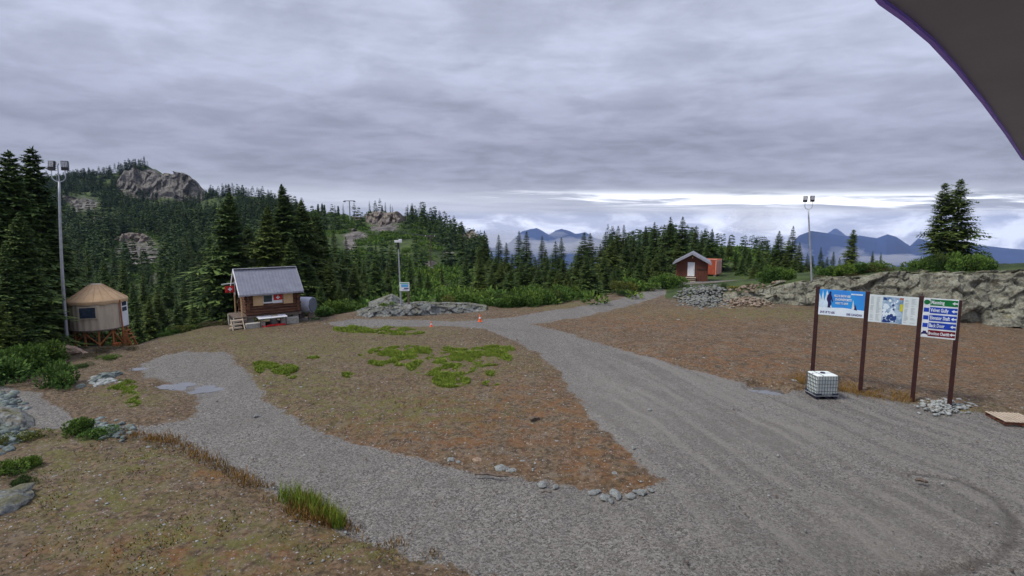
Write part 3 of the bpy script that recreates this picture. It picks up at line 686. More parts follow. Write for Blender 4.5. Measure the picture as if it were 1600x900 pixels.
# loose pebbles
pv_ = 470 + (RNG.random(12000) ** .8) * 440; pu_ = RNG.random(12000) * 1700 - 50
pp = [G(u, v) for u, v in zip(pu_, pv_)]; X = np.array([p_.x for p_ in pp]); Y = np.array([p_.y for p_ in pp])
sd = road_sd(X, Y); yle = np.interp(pu_, LU, LYY, left=1e5)
ok = (Y < 52) & (Y < yle - .3) & ((sd < .1) | (RNG.random(len(X)) < .12)) & (fbm(X * .5, Y * .5, seed=71) > .40) & ~((pu_ < 120) & (pv_ < 680))
X, Y = X[ok], Y[ok]; zz = terr(X, Y) + .09
sz = (.012 + .045 * RNG.random(len(X)) ** 5) * (.7 + Y / 45)
half = RNG.random(len(X)) < .45
for nm, sel, m_ in (('pebbles', half, M['pale_stone']), ('pebbles', ~half, M['wood'])):
    merged(nm, peb, np.stack([X, Y, zz], 1)[sel], sz[sel], RNG.random(sel.sum()) * 6, m_, label='small loose pebbles scattered over the dirt and gravel')
def heap(name, n, box_uv, size, m_, label, z0=.05, hgt=.3):
    u0, v0, u1, v1 = box_uv; P_, S_ = [], []
    for i in range(n):
        a, b = RNG.normal(0, .36), RNG.normal(0, .36)
        if abs(a) > 1 or abs(b) > 1: continue
        g_ = G((u0 + u1) / 2 + a * (u1 - u0) / 2, (v0 + v1) / 2 + b * (v1 - v0) / 2)
        P_.append((g_.x, g_.y, gz(g_.x, g_.y) + z0 + hgt * max(0, 1 - a * a - b * b) * RNG.random())); S_.append(size * (.45 + RNG.random() * 1.1))
    return merged(name, [rock_mesh('rubble', 1, 300 + i, m_, .65, 1) for i in range(6)], P_, S_, RNG.random(len(P_)) * 6, m_, label=label)
heap('rubble', 190, (1425, 622, 1525, 654), .085, M['pale_stone'], 'pile of broken grey stones round the foot of the sign posts', hgt=.12)
heap('rubble', 900, (1050, 456, 1150, 488), .17, M['grey_rock'], 'heap of broken pale rock below the red cabin', hgt=.5)
heap('rubble', 380, (1120, 466, 1215, 488), .17, M['rusty_stone'], 'rusty broken rock along the left end of the ledge', hgt=.6)
heap('rubble', 420, (-50, 600, 48, 720), .20, M['blue_rubble'], 'blue grey broken rock at the left edge beside the trail', hgt=.25)
heap('rubble', 110, (120, 655, 215, 695), .13, M['blue_rubble'], 'blue grey rubble where the trail meets the gravel', hgt=.1)
heap('rubble', 90, (130, 588, 190, 608), .14, M['pale_stone'], 'small pale stones round the left boulders', hgt=.08)
heap('rubble', 70, (640, 472, 690, 494), .3, M['grey_rock'], 'broken rock at the foot of the small roadside sign', hgt=.4)
# dark sticks
def stick(u, v, L_, rz, r_, label):
    p_ = ground_at(u, v); mb = MB(); mb.tube([(-L_ / 2, 0, .06), (-L_ * .1, .05, .10), (L_ * .2, -.03, .09), (L_ / 2, .06, .05)], [r_ * .6, r_, r_ * .8, r_ * .4], 6)
    ob = mb.build('stick', M['wood']); ob.location = p_ + Vector((0, 0, .05)); ob.rotation_euler = (0, 0, rz); tag(ob, label, 'stick')
stick(836, 658, .5, .5, .09, 'short dark log on the brown dirt island')
stick(768, 748, 1.2, -.15, .05, 'long pale stick lying where dirt meets the lower gravel track')
stick(1440, 757, .35, -.5, .07, 'short dark stick on open gravel by the turning circle')
stick(854, 775, .4, .1, .03, 'thin stick lying on the gravel of the lower track')

# ------------------------------------------------------------------ leaf-card plants
def quads(P, D, S, Wd, tipv):
    """P base points, D direction*length, S side unit vectors, Wd widths -> kite quads"""
    a = P; b = P + D * .55 + S * Wd[:, None] * .5; c = P + D; d = P + D * .55 - S * Wd[:, None] * .5
    V = np.stack([a, b, c, d], 1).reshape(-1, 3); n = len(P); f = np.arange(4 * n).reshape(n, 4)
    tp = np.stack([tipv * .3, tipv * .7, tipv, tipv * .7], 1).ravel()
    return V, f, tp
def conifer_np(seed, H, Rr, nlev, nbr, seg, droop=.35, f0=.04, power=.8, gaps=.1, tw=.42, wf=.34):
    g_ = np.random.default_rng(seed)
    f = np.repeat((np.arange(nlev) + g_.random(nlev) * .8) / nlev, nbr)
    N = len(f); keep = g_.random(N) > gaps; f = f[keep]; N = len(f)
    z = H * (f0 + (1 - f0) * f ** .92)
    prof = (1 - f) ** power * (.72 + .28 * sm(f, 0, .18)) + .018
    lob = 1 + (.26 * np.sin(f * 17 + seed) + .20 * np.sin(f * 41 + seed * 3)) * (1 - f) * 1.1
    th_l = g_.random() * 6.28
    L = Rr * prof * lob * (.62 + .5 * g_.random(N))
    th = g_.random(N) * 2 * math.pi; L = L * (1 + .22 * np.cos(th - th_l + f * 3))
    dirx, diry = np.cos(th), np.sin(th)
    up = .10 + .35 * f                                              # upper branches reach up, lower ones sag
    dr = droop * (1.15 - f)
    T = (np.arange(1, seg + 1) / seg)
    t_ = np.repeat(T[None], N, 0) * (1 - .5 / seg) + (g_.random((N, seg)) - .5) * .5 / seg
    rad = L[:, None] * t_; zz_ = z[:, None] + L[:, None] * (up[:, None] * t_ - dr[:, None] * t_ ** 1.8 * 1.2)
    bx = rad * dirx[:, None]; by = rad * diry[:, None]
    out, tips = [], []
    Vs, Fs, Ts, off = [], [], [], 0
    for side in (-1, 1):
        an = side * (.75 + .4 * g_.random((N, seg))); ca, sa = np.cos(an), np.sin(an)
        ddx = dirx[:, None] * ca - diry[:, None] * sa; ddy = dirx[:, None] * sa + diry[:, None] * ca
        ln = (tw * L[:, None] * (1.05 - t_ * .75) + (.062 if H == 1 else .0095 * H)) * (.65 + .6 * g_.random((N, seg)))
        D_ = np.stack([ddx * ln, ddy * ln, -ln * (.10 + .45 * g_.random((N, seg)))], -1).reshape(-1, 3)
        P_ = np.stack([bx, by, zz_], -1).reshape(-1, 3)
        S_ = np.stack([-ddy, ddx, (g_.random((N, seg)) - .5) * .8], -1).reshape(-1, 3)
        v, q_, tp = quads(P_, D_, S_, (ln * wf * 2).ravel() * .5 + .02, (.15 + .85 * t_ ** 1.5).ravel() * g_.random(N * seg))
        Vs.append(v); Fs.append(q_ + off); Ts.append(tp); off += len(v)
    # branch tips
    ln = L * .30 + .04; P_ = np.stack([bx[:, -1], by[:, -1], zz_[:, -1]], -1)
    D_ = np.stack([dirx * ln, diry * ln, -ln * (.25 - .35 * f)], -1); S_ = np.stack([-diry, dirx, 0 * f], -1)
    v, q_, tp = quads(P_, D_, S_, ln * .45, g_.random(N) ** .5); Vs.append(v); Fs.append(q_ + off); Ts.append(tp); off += len(v)
    # leader
    k = 10; a = np.arange(k) * 2.4; P_ = np.stack([0 * a, 0 * a, H * (.955 + .004 * np.arange(k))], -1)
    D_ = np.stack([np.cos(a) * .10 * Rr * .4, np.sin(a) * .10 * Rr * .4, np.full(k, H * .022)], -1); S_ = np.stack([-np.sin(a), np.cos(a), 0 * a], -1)
    v, q_, tp = quads(P_, D_, S_, np.full(k, .05 * Rr), np.zeros(k)); Vs.append(v); Fs.append(q_ + off); Ts.append(tp)
    return np.concatenate(Vs), np.concatenate(Fs), np.concatenate(Ts)
def trunk_np(H, r_, n=8, sag=0):
    zs = np.array([-.6, .0, .25, .55, .8, 1.0]) ; zs = np.array([-1.2] + list(zs[1:] * H * .985)); rs = np.array([1.3, 1.15, .8, .5, .25, .06]) * r_
    V = np.array([(rs[j] * math.cos(2 * math.pi * i / n), rs[j] * math.sin(2 * math.pi * i / n), zs[j]) for j in range(6) for i in range(n)])
    Fq = np.array([(j * n + i, j * n + (i + 1) % n, (j + 1) * n + (i + 1) % n, (j + 1) * n + i) for j in range(5) for i in range(n)]); return V, Fq
def tree_proto(seed, H, Rr, m='needles', lod=0, **kw):
    par = {0: (90, 10, 9), 1: (62, 9, 6), 2: (38, 8, 4)}[lod]
    V, q_, tp = conifer_np(seed, H, Rr, par[0], par[1], par[2], **kw)
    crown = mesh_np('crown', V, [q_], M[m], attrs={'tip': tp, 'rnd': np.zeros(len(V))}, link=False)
    tv, tf = trunk_np(H, .016 * H); trunk = mesh_np('trunk', tv, [tf], M['bark'], link=False, smooth=True)
    return dict(H=H, crown=crown, trunk=trunk)
PR = {
 'big0': tree_proto(1, 14, 3.8, lod=0, droop=.45, gaps=.18, power=.75),
 'big1': tree_proto(2, 14, 3.1, lod=0, droop=.5, gaps=.25, power=.7, f0=.07),
 'big2': tree_proto(3, 14, 4.3, lod=0, droop=.35, gaps=.12, power=.9),
 'mid0': tree_proto(4, 12, 3.0, lod=1, droop=.45, gaps=.12, power=1.0),
 'mid1': tree_proto(5, 12, 2.5, lod=1, droop=.5, gaps=.15, power=.95),
 'mid2': tree_proto(6, 12, 3.7, lod=1, droop=.35, gaps=.1, power=.95),
 'slim': tree_proto(7, 12, 2.0, lod=1, droop=.55, gaps=.15, power=.95, f0=.06),
 'open': tree_proto(8, 10, 2.9, lod=0, droop=.30, gaps=.52, power=.6, f0=.06, tw=.34),
 'top': tree_proto(12, 12, 1.7, lod=1, droop=.5, gaps=.15, power=.5, f0=.50),
 'far0': tree_proto(9, 10, 2.3, 'needles_far', lod=2, droop=.45, power=.85),
 'far1': tree_proto(10, 10, 1.7, 'needles_far', lod=2, droop=.5, power=.7, f0=.1),
 'far2': tree_proto(11, 10, 2.8, 'needles_far', lod=2, droop=.35, power=.95),
}
NTREE = 0
def tree(x, y, z, H, kind, label, group=None, wide=1.0, rz=None):
    global NTREE; NTREE += 1
    pr = PR[kind]; s = H / pr['H']
    o = thing('conifer_tree', label, 'tree', (x, y, z), random.random() * 6.28 if rz is None else rz, group)
    o.scale = (s * wide, s * wide, s)
    for nm in ('trunk', 'crown'):
        c = bpy.data.objects.new(nm, pr[nm]); COL.objects.link(c); c.parent = o
    return o
def where_mid(u, vt):
    a = ('left of the gap that shows the far peaks', 'standing before the hazy far peaks', 'right of the far peaks, above the row of shrubs', 'left of the red cabin', 'close round and behind the red cabin')[int(np.searchsorted([800, 872, 950, 1035], u))]
    return ('taller' if vt < 376 else 'shorter') + ' conifer of the middle belt, ' + a
def tree_uv(u, vt, Y, kind, label, group=None, wide=1.0):
    x = (u - 800) / F * Y / ray(u, vt)[1]; zg = gz(x, Y); zt = ZV(Y, vt)
    return tree(x, Y, zg - .15, max(1.5, zt - zg), kind, label, group, wide)
GL = 'trees towering behind the left light pole'
for i, (u, vt, Y, k, w_, l) in enumerate([
    (14,233,40,'big1',1.0,'tall dark conifer at the left edge, its spire left of the twin tops'), (49,228,43,'big1',1.0,'tallest dark conifer just left of the tall light pole'),
    (-25,275,38,'big0',1,None),(30,330,36,'big0',.9,None),(72,325,45,'big1',1,None),(5,380,34,'mid2',1,None),(60,420,39,'mid2',1,None),(88,400,47,'big1',.9,None),(-70,300,36,'big2',1,None),
    (30,470,33.5,'mid2',1,None),(100,440,50,'mid0',1,None),(-10,460,32,'mid2',1,None)]):
    tree_uv(u, vt, Y, k, l or 'dark dense conifer in the tall stand behind the left light pole', None if l else GL, w_)
GY = 'trees in the hollow behind the yurt'
for (u, vt, Y, k) in [(125,415,55,'mid0'),(150,425,62,'mid1'),(175,430,68,'mid0'),(205,440,60,'mid0'),(222,425,75,'mid1'),(245,450,62,'mid2'),(262,418,84,'mid0'),(285,440,70,'mid1'),
        (300,425,80,'slim'),(318,455,62,'mid2'),(335,430,72,'mid0'),(232,462,56,'mid2'),(275,462,58,'mid0'),(135,390,85,'slim'),(190,405,90,'mid1'),(345,450,66,'mid1'),(300,472,56,'mid2'),(212,475,52,'mid1'),(160,400,78,'mid0'),(250,400,100,'mid1'),(325,395,100,'mid0')]:
    q1 = ('tall' if vt < 430 else 'low') + ' dark green conifer in the hollow ' + ('right behind the canvas yurt' if u < 200 else 'between canvas yurt and log cabin'); tree_uv(u, vt, Y, k, q1, q1.replace('conifer', 'conifers'))
for (u, vt, Y, k, w_, l) in [(358,300,62,'big0',1,'broad conifer just left of and behind the log cabin roof'),(440,288,64,'big2',1,'tallest conifer of the group behind the log cabin'),(470,312,67,'big0',1,'conifer with full crown behind the right end of the log cabin roof'),
        (418,320,61,'big2',.9,'thick conifer directly behind the middle of the log cabin roof'),(587,382,70,'mid0',1,'pointed conifer left of the pole with the small roadside sign'),(492,330,72,'big1',1,'slim conifer right of the log cabin group')]:
    tree_uv(u, vt, Y, k, l, None, w_)
GC = 'trees between the log cabin and the small roadside sign'
for (u, vt, Y, k) in [(385,350,68,'big1'),(400,390,62,'mid2'),(455,370,60,'big0'),(507,365,72,'big1'),(515,400,64,'mid2'),(535,392,74,'mid0'),(553,410,68,'mid2'),(568,402,80,'mid1'),(605,408,74,'mid1'),(530,440,62,'mid2'),(545,455,60,'mid0'),(575,440,66,'mid1'),
        (610,440,70,'mid2'),(482,400,61,'mid2'),(500,440,58,'mid2'),(640,400,82,'mid1'),(655,415,80,'mid0'),(668,425,78,'mid2'),(690,415,88,'mid1'),(645,440,72,'mid2'),(705,440,78,'mid0'),(728,395,80,'mid0'),(715,430,84,'mid1'),(740,430,88,'slim'),(560,385,110,'slim'),(540,370,110,'mid1'),(520,350,120,'slim')]:
    q1 = ('tall' if vt < 405 else 'low') + ' dark conifer ' + ('behind the log cabin and its tank' if u < 520 else 'just left of the small roadside sign' if u < 630 else 'on the slope right of the small roadside sign'); tree_uv(u, vt, Y, k, q1, q1.replace('conifer', 'conifers'))
GM = 'trees in the middle belt behind the path'
mid = [(757,360,98,'mid1'),(748,385,92,'slim'),(768,392,84,'mid0'),(779,366,96,'slim'),(791,378,90,'slim'),(775,400,74,'mid2'),(800,395,100,'slim'),(811,360,100,'slim'),(823,361,96,'mid1'),(836,400,82,'mid0'),(847,368,95,'slim'),(855,400,78,'mid1'),
  (868,376,88,'mid1'),(877,370,92,'slim'),(872,420,72,'mid1'),(893,408,80,'mid0'),(899,395,84,'mid1'),(905,385,74,'mid0'),(913,362,88,'mid0'),(922,363,92,'mid1'),(917,395,70,'mid0'),(938,380,90,'mid1'),(946,362,100,'mid1'),(957,372,86,'mid2'),
  (966,352,110,'mid1'),(975,350,112,'slim'),(978,374,95,'mid0'),(990,370,110,'mid1'),(998,380,96,'mid2'),(948,408,72,'mid1'),(965,410,80,'mid0'),(1009,352,100,'slim'),(1018,375,90,'mid1'),(1023,346,94,'slim'),(1038,350,110,'mid1'),(1048,338,100,'mid1'),
  (1035,380,88,'mid0'),(1067,338,98,'mid0'),(1060,372,94,'mid1'),(1088,352,110,'slim'),(1097,365,104,'mid1'),(1113,357,98,'mid0'),(1128,378,100,'mid1'),(1140,368,112,'slim'),(1150,390,96,'mid1'),(1105,380,96,'mid1'),(1083,372,104,'mid1'),(1000,400,80,'mid0'),(985,405,84,'slim'),
  (750,400,70,'mid0'),(768,415,68,'mid1'),(783,408,72,'mid0'),(798,418,70,'mid2'),(815,402,74,'mid1'),(828,395,78,'mid0'),(842,412,70,'mid1'),(853,388,84,'mid1'),(864,405,74,'mid0'),(880,400,76,'mid1'),(887,420,70,'mid1'),(925,400,78,'mid1'),(944,395,82,'mid0'),(959,415,76,'mid1'),(1012,400,82,'mid1'),(1025,395,86,'mid0'),
  (830,420,74,'mid2'),(790,415,78,'mid0'),(890,435,68,'mid0'),(930,425,70,'mid2'),(760,425,80,'mid2'),(808,425,80,'mid1')]
tall = {(811,360):'slim spire on the left of the close pair before the far mountains', (823,361):'fuller conifer on the right of the close pair before the far mountains', (1048,338):'tall conifer rising just left of the red cabin roof peak', (1067,338):'tall full conifer rising right behind the red cabin roof peak',(913,362):'broad dark conifer with twin tops left of the bend in the upper path',(1113,357):'conifer directly behind the orange container'}
for (u, vt, Y, k) in mid:
    l = tall.get((u, vt)); tree_uv(u, vt, Y, k, l or where_mid(u, vt), None if l else where_mid(u, vt).replace('conifer', 'conifers'), 1.5)
GR = 'trees between the red cabin and the right light pole'
for (u, vt, Y, k) in [(1172,388,96,'mid0'),(1160,400,90,'mid2'),(1186,384,92,'mid0'),(1200,376,96,'mid1'),(1218,360,90,'mid2'),(1228,392,84,'mid0'),(1240,352,88,'mid1'),(1250,378,84,'mid0'),(1243,400,80,'mid0'),(1208,405,82,'mid2'),(1178,412,84,'mid2'),(1283,385,92,'slim'),(1293,400,86,'mid1'),
        (1303,392,92,'slim'),(1270,398,84,'mid0'),(1286,405,78,'mid2'),(1312,402,84,'mid1'),(1276,412,74,'mid1'),(1252,402,76,'mid0'),(1348,408,74,'mid0'),(1192,398,84,'mid1'),(1233,372,100,'mid0'),(1165,378,104,'mid1'),(1262,395,95,'mid1'),(1225,415,76,'mid2')]:
    q1 = ('tall' if vt < 390 else 'short') + ' dark conifer between the red cabin and ' + ('the large shrub on the ledge' if u < 1222 else 'the right light pole' if u < 1268 else 'beyond, past the right light pole'); q1 = q1.replace('between the red cabin and beyond,', 'just'); tree_uv(u, vt, Y, k, q1, q1.replace('conifer', 'conifers'), 1.25)
for (u, vt, Y, k, w_, l) in [(1334,357,68,'open',.8,'open branched conifer standing alone right of the right light pole'),(1364,390,66,'mid0',.9,'left of two low conifers beside the lone open branched tree'),(1377,392,69,'slim',1,'right of two low conifers beside the lone open branched tree'),(1322,405,64,'mid2',.8,'low bushy conifer at the left foot of the lone open branched tree'),
        (1477,284,53,'open',.85,'left trunk of the twin conifers on the rock ledge'),(1503,278,53.4,'open',.9,'right and taller of the twin conifers on the rock ledge'),(1440,398,53,'mid2',.8,'short dense conifer left of the twin conifers on the ledge')]:
    tree_uv(u, vt, Y, k, l, None, w_)

# the wooded hills behind: the largest as trees of their own, the rest as one forest
SKY_V = {}
def visible(u, v, Y):
    ys = np.exp(np.linspace(math.log(58), math.log(max(Y - 3, 59)), 26)); xs = (u - 800) / (F * cp) * ys
    return v < proj(xs, ys, terr(xs, ys))[1].min() + 1
cand = []
def scatter(n, u0, u1, y0, y1, h0, h1, dens=None):
    for _ in range(n):
        Y = math.sqrt(random.uniform(y0 * y0, y1 * y1)); u = random.uniform(u0, u1); x = (u - 800) / (F * cp) * Y
        cand.append((u, Y, x, random.uniform(h0, h1)))
scatter(6200, -120, 470, 95, 620, 6.0, 12.5)
scatter(1300, 440, 760, 118, 290, 4, 9.5)
scatter(1100, 740, 1260, 98, 215, 5, 10)
scatter(260, 960, 1230, 150, 215, 5, 9)
cx = np.array([c[2] for c in cand]); cy = np.array([c[1] for c in cand]); cz = terr(cx, cy); ch = np.array([c[3] for c in cand])
cu, cvb = proj(cx, cy, cz); _, cvt = proj(cx, cy, cz + ch)
dens = fbm(cx * .02, cy * .02, seed=81); rk_ = blobs(cu, cvb, ROCK)
green_slope = blobs(cu, cvb, [(640,385,60,28),(560,420,60,20),(330,400,30,14),(540,350,40,14)])
keep = (rk_ < .35) & (dens > .36 + .12 * (cu > 440)) & (RNG.random(len(cx)) > green_slope * .85)
# fewer on the right slopes that fall away to the far mountains
keep &= ~((cu > 1215) & (cy > 110)) & (cvt > np.interp(cu, [958, 960, 1000, 1050, 1100, 1130, 1200, 1260], [-900, 366, 354, 344, 352, 362, 366, 388])) & ~((cu > 760) & (cu < 950) & (cy > 115) )
ids = [i for i in np.nonzero(keep)[0] if visible(cu[i], cvt[i], cy[i])]
hand_sky = [(489,322,240),(497,318,245),(503,317,250),(507,319,252),(523,320,255),(528,321,250),(536,318,255),(517,328,250),(553,330,255),(577,313,255),(597,320,252),(602,315,250),(610,318,250),(613,321,250),(588,322,255),(637,318,240),(642,320,236),(648,330,232),(660,335,228),(681,343,215),(690,345,212),(700,348,208),(706,352,204),(712,356,200),(722,345,205),(732,372,190)]
for (u, vt, Y) in hand_sky:
    tree_uv(u, vt, Y, 'top' if (u in (497, 503, 507, 528, 553, 597)) else 'far1' if vt < 335 else 'far0', 'small dark conifer on the skyline of the rocky knoll', 'trees on the skyline of the rocky knoll', .8)
def slope_label(u, y):
    a = ('in the valley below the rocky peak, left half' if u < 235 else 'in the valley below the cliff, left of the log cabin' if u < 370 else 'on the slope right behind the log cabin' if u < 520 else 'on the green flank of the rocky knoll' if u < 760 else 'on the wooded rise left of the red cabin' if u < 1060 else 'on the wooded rise right of the red cabin')
    b_ = 'nearer' if y < 150 else 'farther'; return b_ + ' conifer ' + a, b_ + ' conifers ' + a
order = sorted(ids, key=lambda i: -(cvb[i] - cvt[i]))
nleft = 296 - NTREE
for i in order[:nleft]:
    tree(cx[i], cy[i], cz[i] - .3, ch[i], ('far0', 'far1', 'far2', 'mid1')[i % 4], *slope_label(cu[i], cy[i]))
rest = order[nleft:]
LT = []
for k in range(5):
    v, q_, tp = conifer_np(500 + k, 1.0, (.20, .15, .24, .18, .13)[k], 13, 5, 2, droop=.4, f0=.05, power=.85, gaps=.05, wf=.55, tw=.6); LT.append((v, q_, tp))
Vs, Fs, Ts, Rs, off = [], [], [], [], 0
for i in rest:
    v, q_, tp = LT[i % 5]; a = random.random() * 6.28; c, s_ = math.cos(a) * ch[i], math.sin(a) * ch[i]
    Vs.append(np.stack([v[:, 0] * c - v[:, 1] * s_ + cx[i], v[:, 0] * s_ + v[:, 1] * c + cy[i], v[:, 2] * ch[i] + cz[i] - .3], 1)); Fs.append(q_ + off); Ts.append(tp); Rs.append(np.full(len(v), random.random())); off += len(v)
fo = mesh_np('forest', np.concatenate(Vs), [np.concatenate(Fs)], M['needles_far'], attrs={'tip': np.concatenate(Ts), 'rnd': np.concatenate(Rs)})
tag(fo, 'far forest of small dark conifers covering the hills', 'forest', None, 'stuff')
print('trees', NTREE, 'forest', len(rest))

# ------------------------------------------------------------------ shrubs
def bush_np(seed, n, r_, h, leaf, lobes=5, spiky=0):
    g_ = np.random.default_rng(seed); c = np.stack([g_.normal(0, .38, lobes) * r_, g_.normal(0, .38, lobes) * r_, (.25 + .45 * g_.random(lobes)) * h], 1); c[0] = (0, 0, .5 * h)
    lr = (.35 + .3 * g_.random(lobes)); k = g_.integers(0, lobes, n)
    d = g_.normal(0, 1, (n, 3)); d /= np.linalg.norm(d, axis=1)[:, None]; rr = (.55 + .45 * g_.random(n) ** .5)
    P_ = c[k] + d * (lr[k] * rr)[:, None] * np.array([r_, r_, h * .75]); P_[:, 2] = np.abs(P_[:, 2])
    dd = d + g_.normal(0, .5, (n, 3)) + (0, 0, .3 + spiky); dd /= np.linalg.norm(dd, axis=1)[:, None]
    S_ = np.cross(dd, g_.normal(0, 1, (n, 3))); S_ /= np.linalg.norm(S_, axis=1)[:, None] + 1e-6
    ln = leaf * (.6 + .8 * g_.random(n))
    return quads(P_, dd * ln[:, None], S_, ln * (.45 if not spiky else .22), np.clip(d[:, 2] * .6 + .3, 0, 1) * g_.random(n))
BM = {}
for nm, m_, n, leaf, sp_ in (('green', 'shrub', 2600, .13, 0), ('yellow', 'shrub_yellow', 1800, .13, 0), ('fir', 'needles', 2600, .16, .6), ('heath', 'heather', 1500, .11, .2)):
    for k in range(3):
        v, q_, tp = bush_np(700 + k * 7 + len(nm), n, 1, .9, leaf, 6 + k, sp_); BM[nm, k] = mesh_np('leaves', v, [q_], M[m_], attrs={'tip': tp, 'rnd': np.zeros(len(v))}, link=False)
def bush(u, v, r_, h, kind, label, group=None, Y=None, nm='shrub'):
    if Y is None: p_ = ground_at(u, v)
    else: x = (u - 800) / (F * cp) * Y; p_ = Vector((x, Y, gz(x, Y)))
    return put(nm, BM[kind, random.randrange(3)], p_ - Vector((0, 0, .05)), random.random() * 6, (r_, r_, h), label, 'shrub', group)
def bush_at(u, Y, r_, h, kind, label, group=None):
    x = (u - 800) / (F * cp) * Y; return put('shrub', BM[kind, random.randrange(3)], Vector((x, Y, gz(x, Y) - .05)), random.random() * 6, (r_, r_, h), label, 'shrub', group)
bush(97, 604, 1.0, 1.55, 'green', 'round dark green bush standing alone left of the boulder cluster')
for (u, v, r_, h) in [(10,590,1.8,2.0),(45,585,1.6,2.0),(70,572,1.4,1.7),(-30,600,2,2.2),(25,572,1.8,2.6),(60,556,1.4,1.9),(0,560,2.0,2.8),(-60,575,2.4,3),(85,562,.9,1)]:
    bush(u, v, r_, h, 'green', 'leafy green bush in the thicket at the left edge below the tall conifers', 'bushes at the left edge')
bush(125, 678, .75, .75, 'green', 'bright green bush where the side trail joins the gravel'); bush(150, 684, .55, .5, 'green', 'low green bush hugging the right side of the bright trail junction bush')
bush(15, 740, .6, .6, 'green', 'green bush beside the trail near the lower left edge'); bush(50, 730, .45, .5, 'green', 'small green bush right of the lower left edge bush'); bush(38, 758, .4, .5, 'fir', 'dark spiky seedling fir near the lower left edge')
bush(40, 690, .6, .45, 'yellow', 'yellow green shrub at the lower left beside blue rubble'); bush(5, 698, .4, .5, 'yellow', 'yellow green shrub at the left edge')
for (u, v, r_, h, k) in [(180,545,.9,.5,'heath'),(160,552,.8,.5,'heath'),(205,548,.6,.4,'heath'),(140,560,.8,.45,'heath'),(125,575,.6,.35,'fir'),(210,530,.7,.5,'heath'),(170,562,.6,.4,'green'),(185,536,.8,.8,'green'),(150,540,.9,.9,'heath')]:
    bush(u, v, r_, h, k, 'low brownish shrub under and in front of the yurt deck', 'low shrubs round the yurt')
for (u, Y, r_, h, k) in [(268,46.5,1.0,.7,'green'),(285,46.8,1.1,.8,'yellow'),(300,47.3,.9,.6,'green'),(320,47.6,1.2,.7,'heath'),(340,48,1.0,.6,'heath'),(355,48,1.1,.8,'heath'),(250,45.5,.8,.6,'green'),(505,52,1.3,1.1,'green'),(520,54,1.6,1.6,'green'),(535,56,1.6,1.6,'green'),(490,49.5,.6,.35,'green')]:
    bush_at(u, Y, r_, h, k, 'low shrub along the far lip of the plateau beside the log cabin', 'shrubs along the plateau lip')
for (u, Y, r_, h, k) in [(600,53,.9,1.1,'green'),(612,53,.9,1.2,'green'),(590,52.5,.8,.6,'heath'),(650,53,1.0,.8,'heath'),(660,54,.9,.6,'heath'),(680,56,1.2,.9,'heath'),(700,58,1.3,1.3,'yellow'),(725,60,1.4,1.6,'green'),(745,61,1.5,1.5,'green'),(710,62,1.5,1.4,'green')]:
    bush_at(u, Y, r_, h, k, 'shrub growing behind the rock outcrop by the small roadside sign', 'shrubs behind the roadside outcrop')
for (u, Y, r_, h, k) in [(765,58,1.2,1.1,'green'),(785,57,1.3,1.2,'green'),(800,57.5,1.5,1.5,'green'),(815,58,1.5,1.8,'green'),(830,59,1.6,2.0,'green'),(845,60,1.6,2.2,'green'),(858,61,1.6,2.2,'fir'),(870,63,1.6,2.1,'green'),(885,66,1.6,1.8,'green'),(795,60,1.5,2,'fir'),(820,63,1.8,2.4,'green'),(900,69,1.5,1.6,'green')]:
    bush_at(u, Y, r_, h, k, 'leafy green shrub in the dense row along the far side of the path', 'row of shrubs beyond the path')

# ------------------------------------------------------------------ yurt on its timber deck
yx = (153 - 800) / F * 41 / ray(151, 480)[1]; yg = gz(yx, 39.5)
FZ = .98                                                  # deck level above the plateau
yt = thing('yurt', 'round canvas yurt with tan roof on an orange timber deck below the light pole', 'yurt', (yx, 41, 0), 0)
YR_, WH = 1.84, 2.15
def arcwall(r_, a0, a1, z0, z1, n, fold=0, k=40):
    mb = MB(); vs = []
    for i in range(n + 1):
        a = a0 + (a1 - a0) * i / n; rr = r_ + fold * math.sin(a * k) + fold * .6 * math.sin(a * k * .37 + 1)
        for z in (z0, (z0 * 2 + z1) / 3, (z0 + 2 * z1) / 3, z1): vs.append((rr * math.cos(a), rr * math.sin(a), z))
    mb.add(vs, [(i * 4 + j, i * 4 + 4 + j, i * 4 + 5 + j, i * 4 + 1 + j) for i in range(n) for j in range(3)]); return mb
DA, WA = R(8), R(-72)
arcwall(YR_, DA + .24, DA - .24 + 2 * math.pi, FZ, FZ + WH, 220, .018, 26).build('canvas_wall', M['canvas'], yt, smooth=True)
mb = MB(); vs = []; n = 64
prof = [(YR_ + .10, FZ + WH - .22), (YR_ + .14, FZ + WH - .02), (YR_ + .10, FZ + WH + .06), (YR_ * .72, FZ + WH + .48), (.42, FZ + WH + 1.14), (.34, FZ + WH + 1.18)]
for i in range(n):
    a = 2 * math.pi * i / n
    for j, (r_, z) in enumerate(prof):
        rr = r_ * (1 + .008 * math.cos(a * 16)); zz_ = z + (.035 * math.sin(a * 11) if j == 0 else 0); vs.append((rr * math.cos(a), rr * math.sin(a), zz_))
m_ = len(prof); mb.add(vs, [(i * m_ + j, ((i + 1) % n) * m_ + j, ((i + 1) % n) * m_ + j + 1, i * m_ + j + 1) for i in range(n) for j in range(m_ - 1)])
rf = mb.build('canvas_roof', M['roof_canvas'], yt, smooth=True)
mb = MB()
for k in range(18):
    a = 2 * math.pi * k / 18; p0 = (( YR_ + .07) * math.cos(a), (YR_ + .07) * math.sin(a), FZ + WH + .10); p1 = (YR_ * .72 * math.cos(a), YR_ * .72 * math.sin(a), FZ + WH + .50); p2 = (.44 * math.cos(a), .44 * math.sin(a), FZ + WH + 1.15)
    mb.tube([p0, p1, p2], .018, 5)
mb.build('roof_seam', M['roof_canvas'], rf)
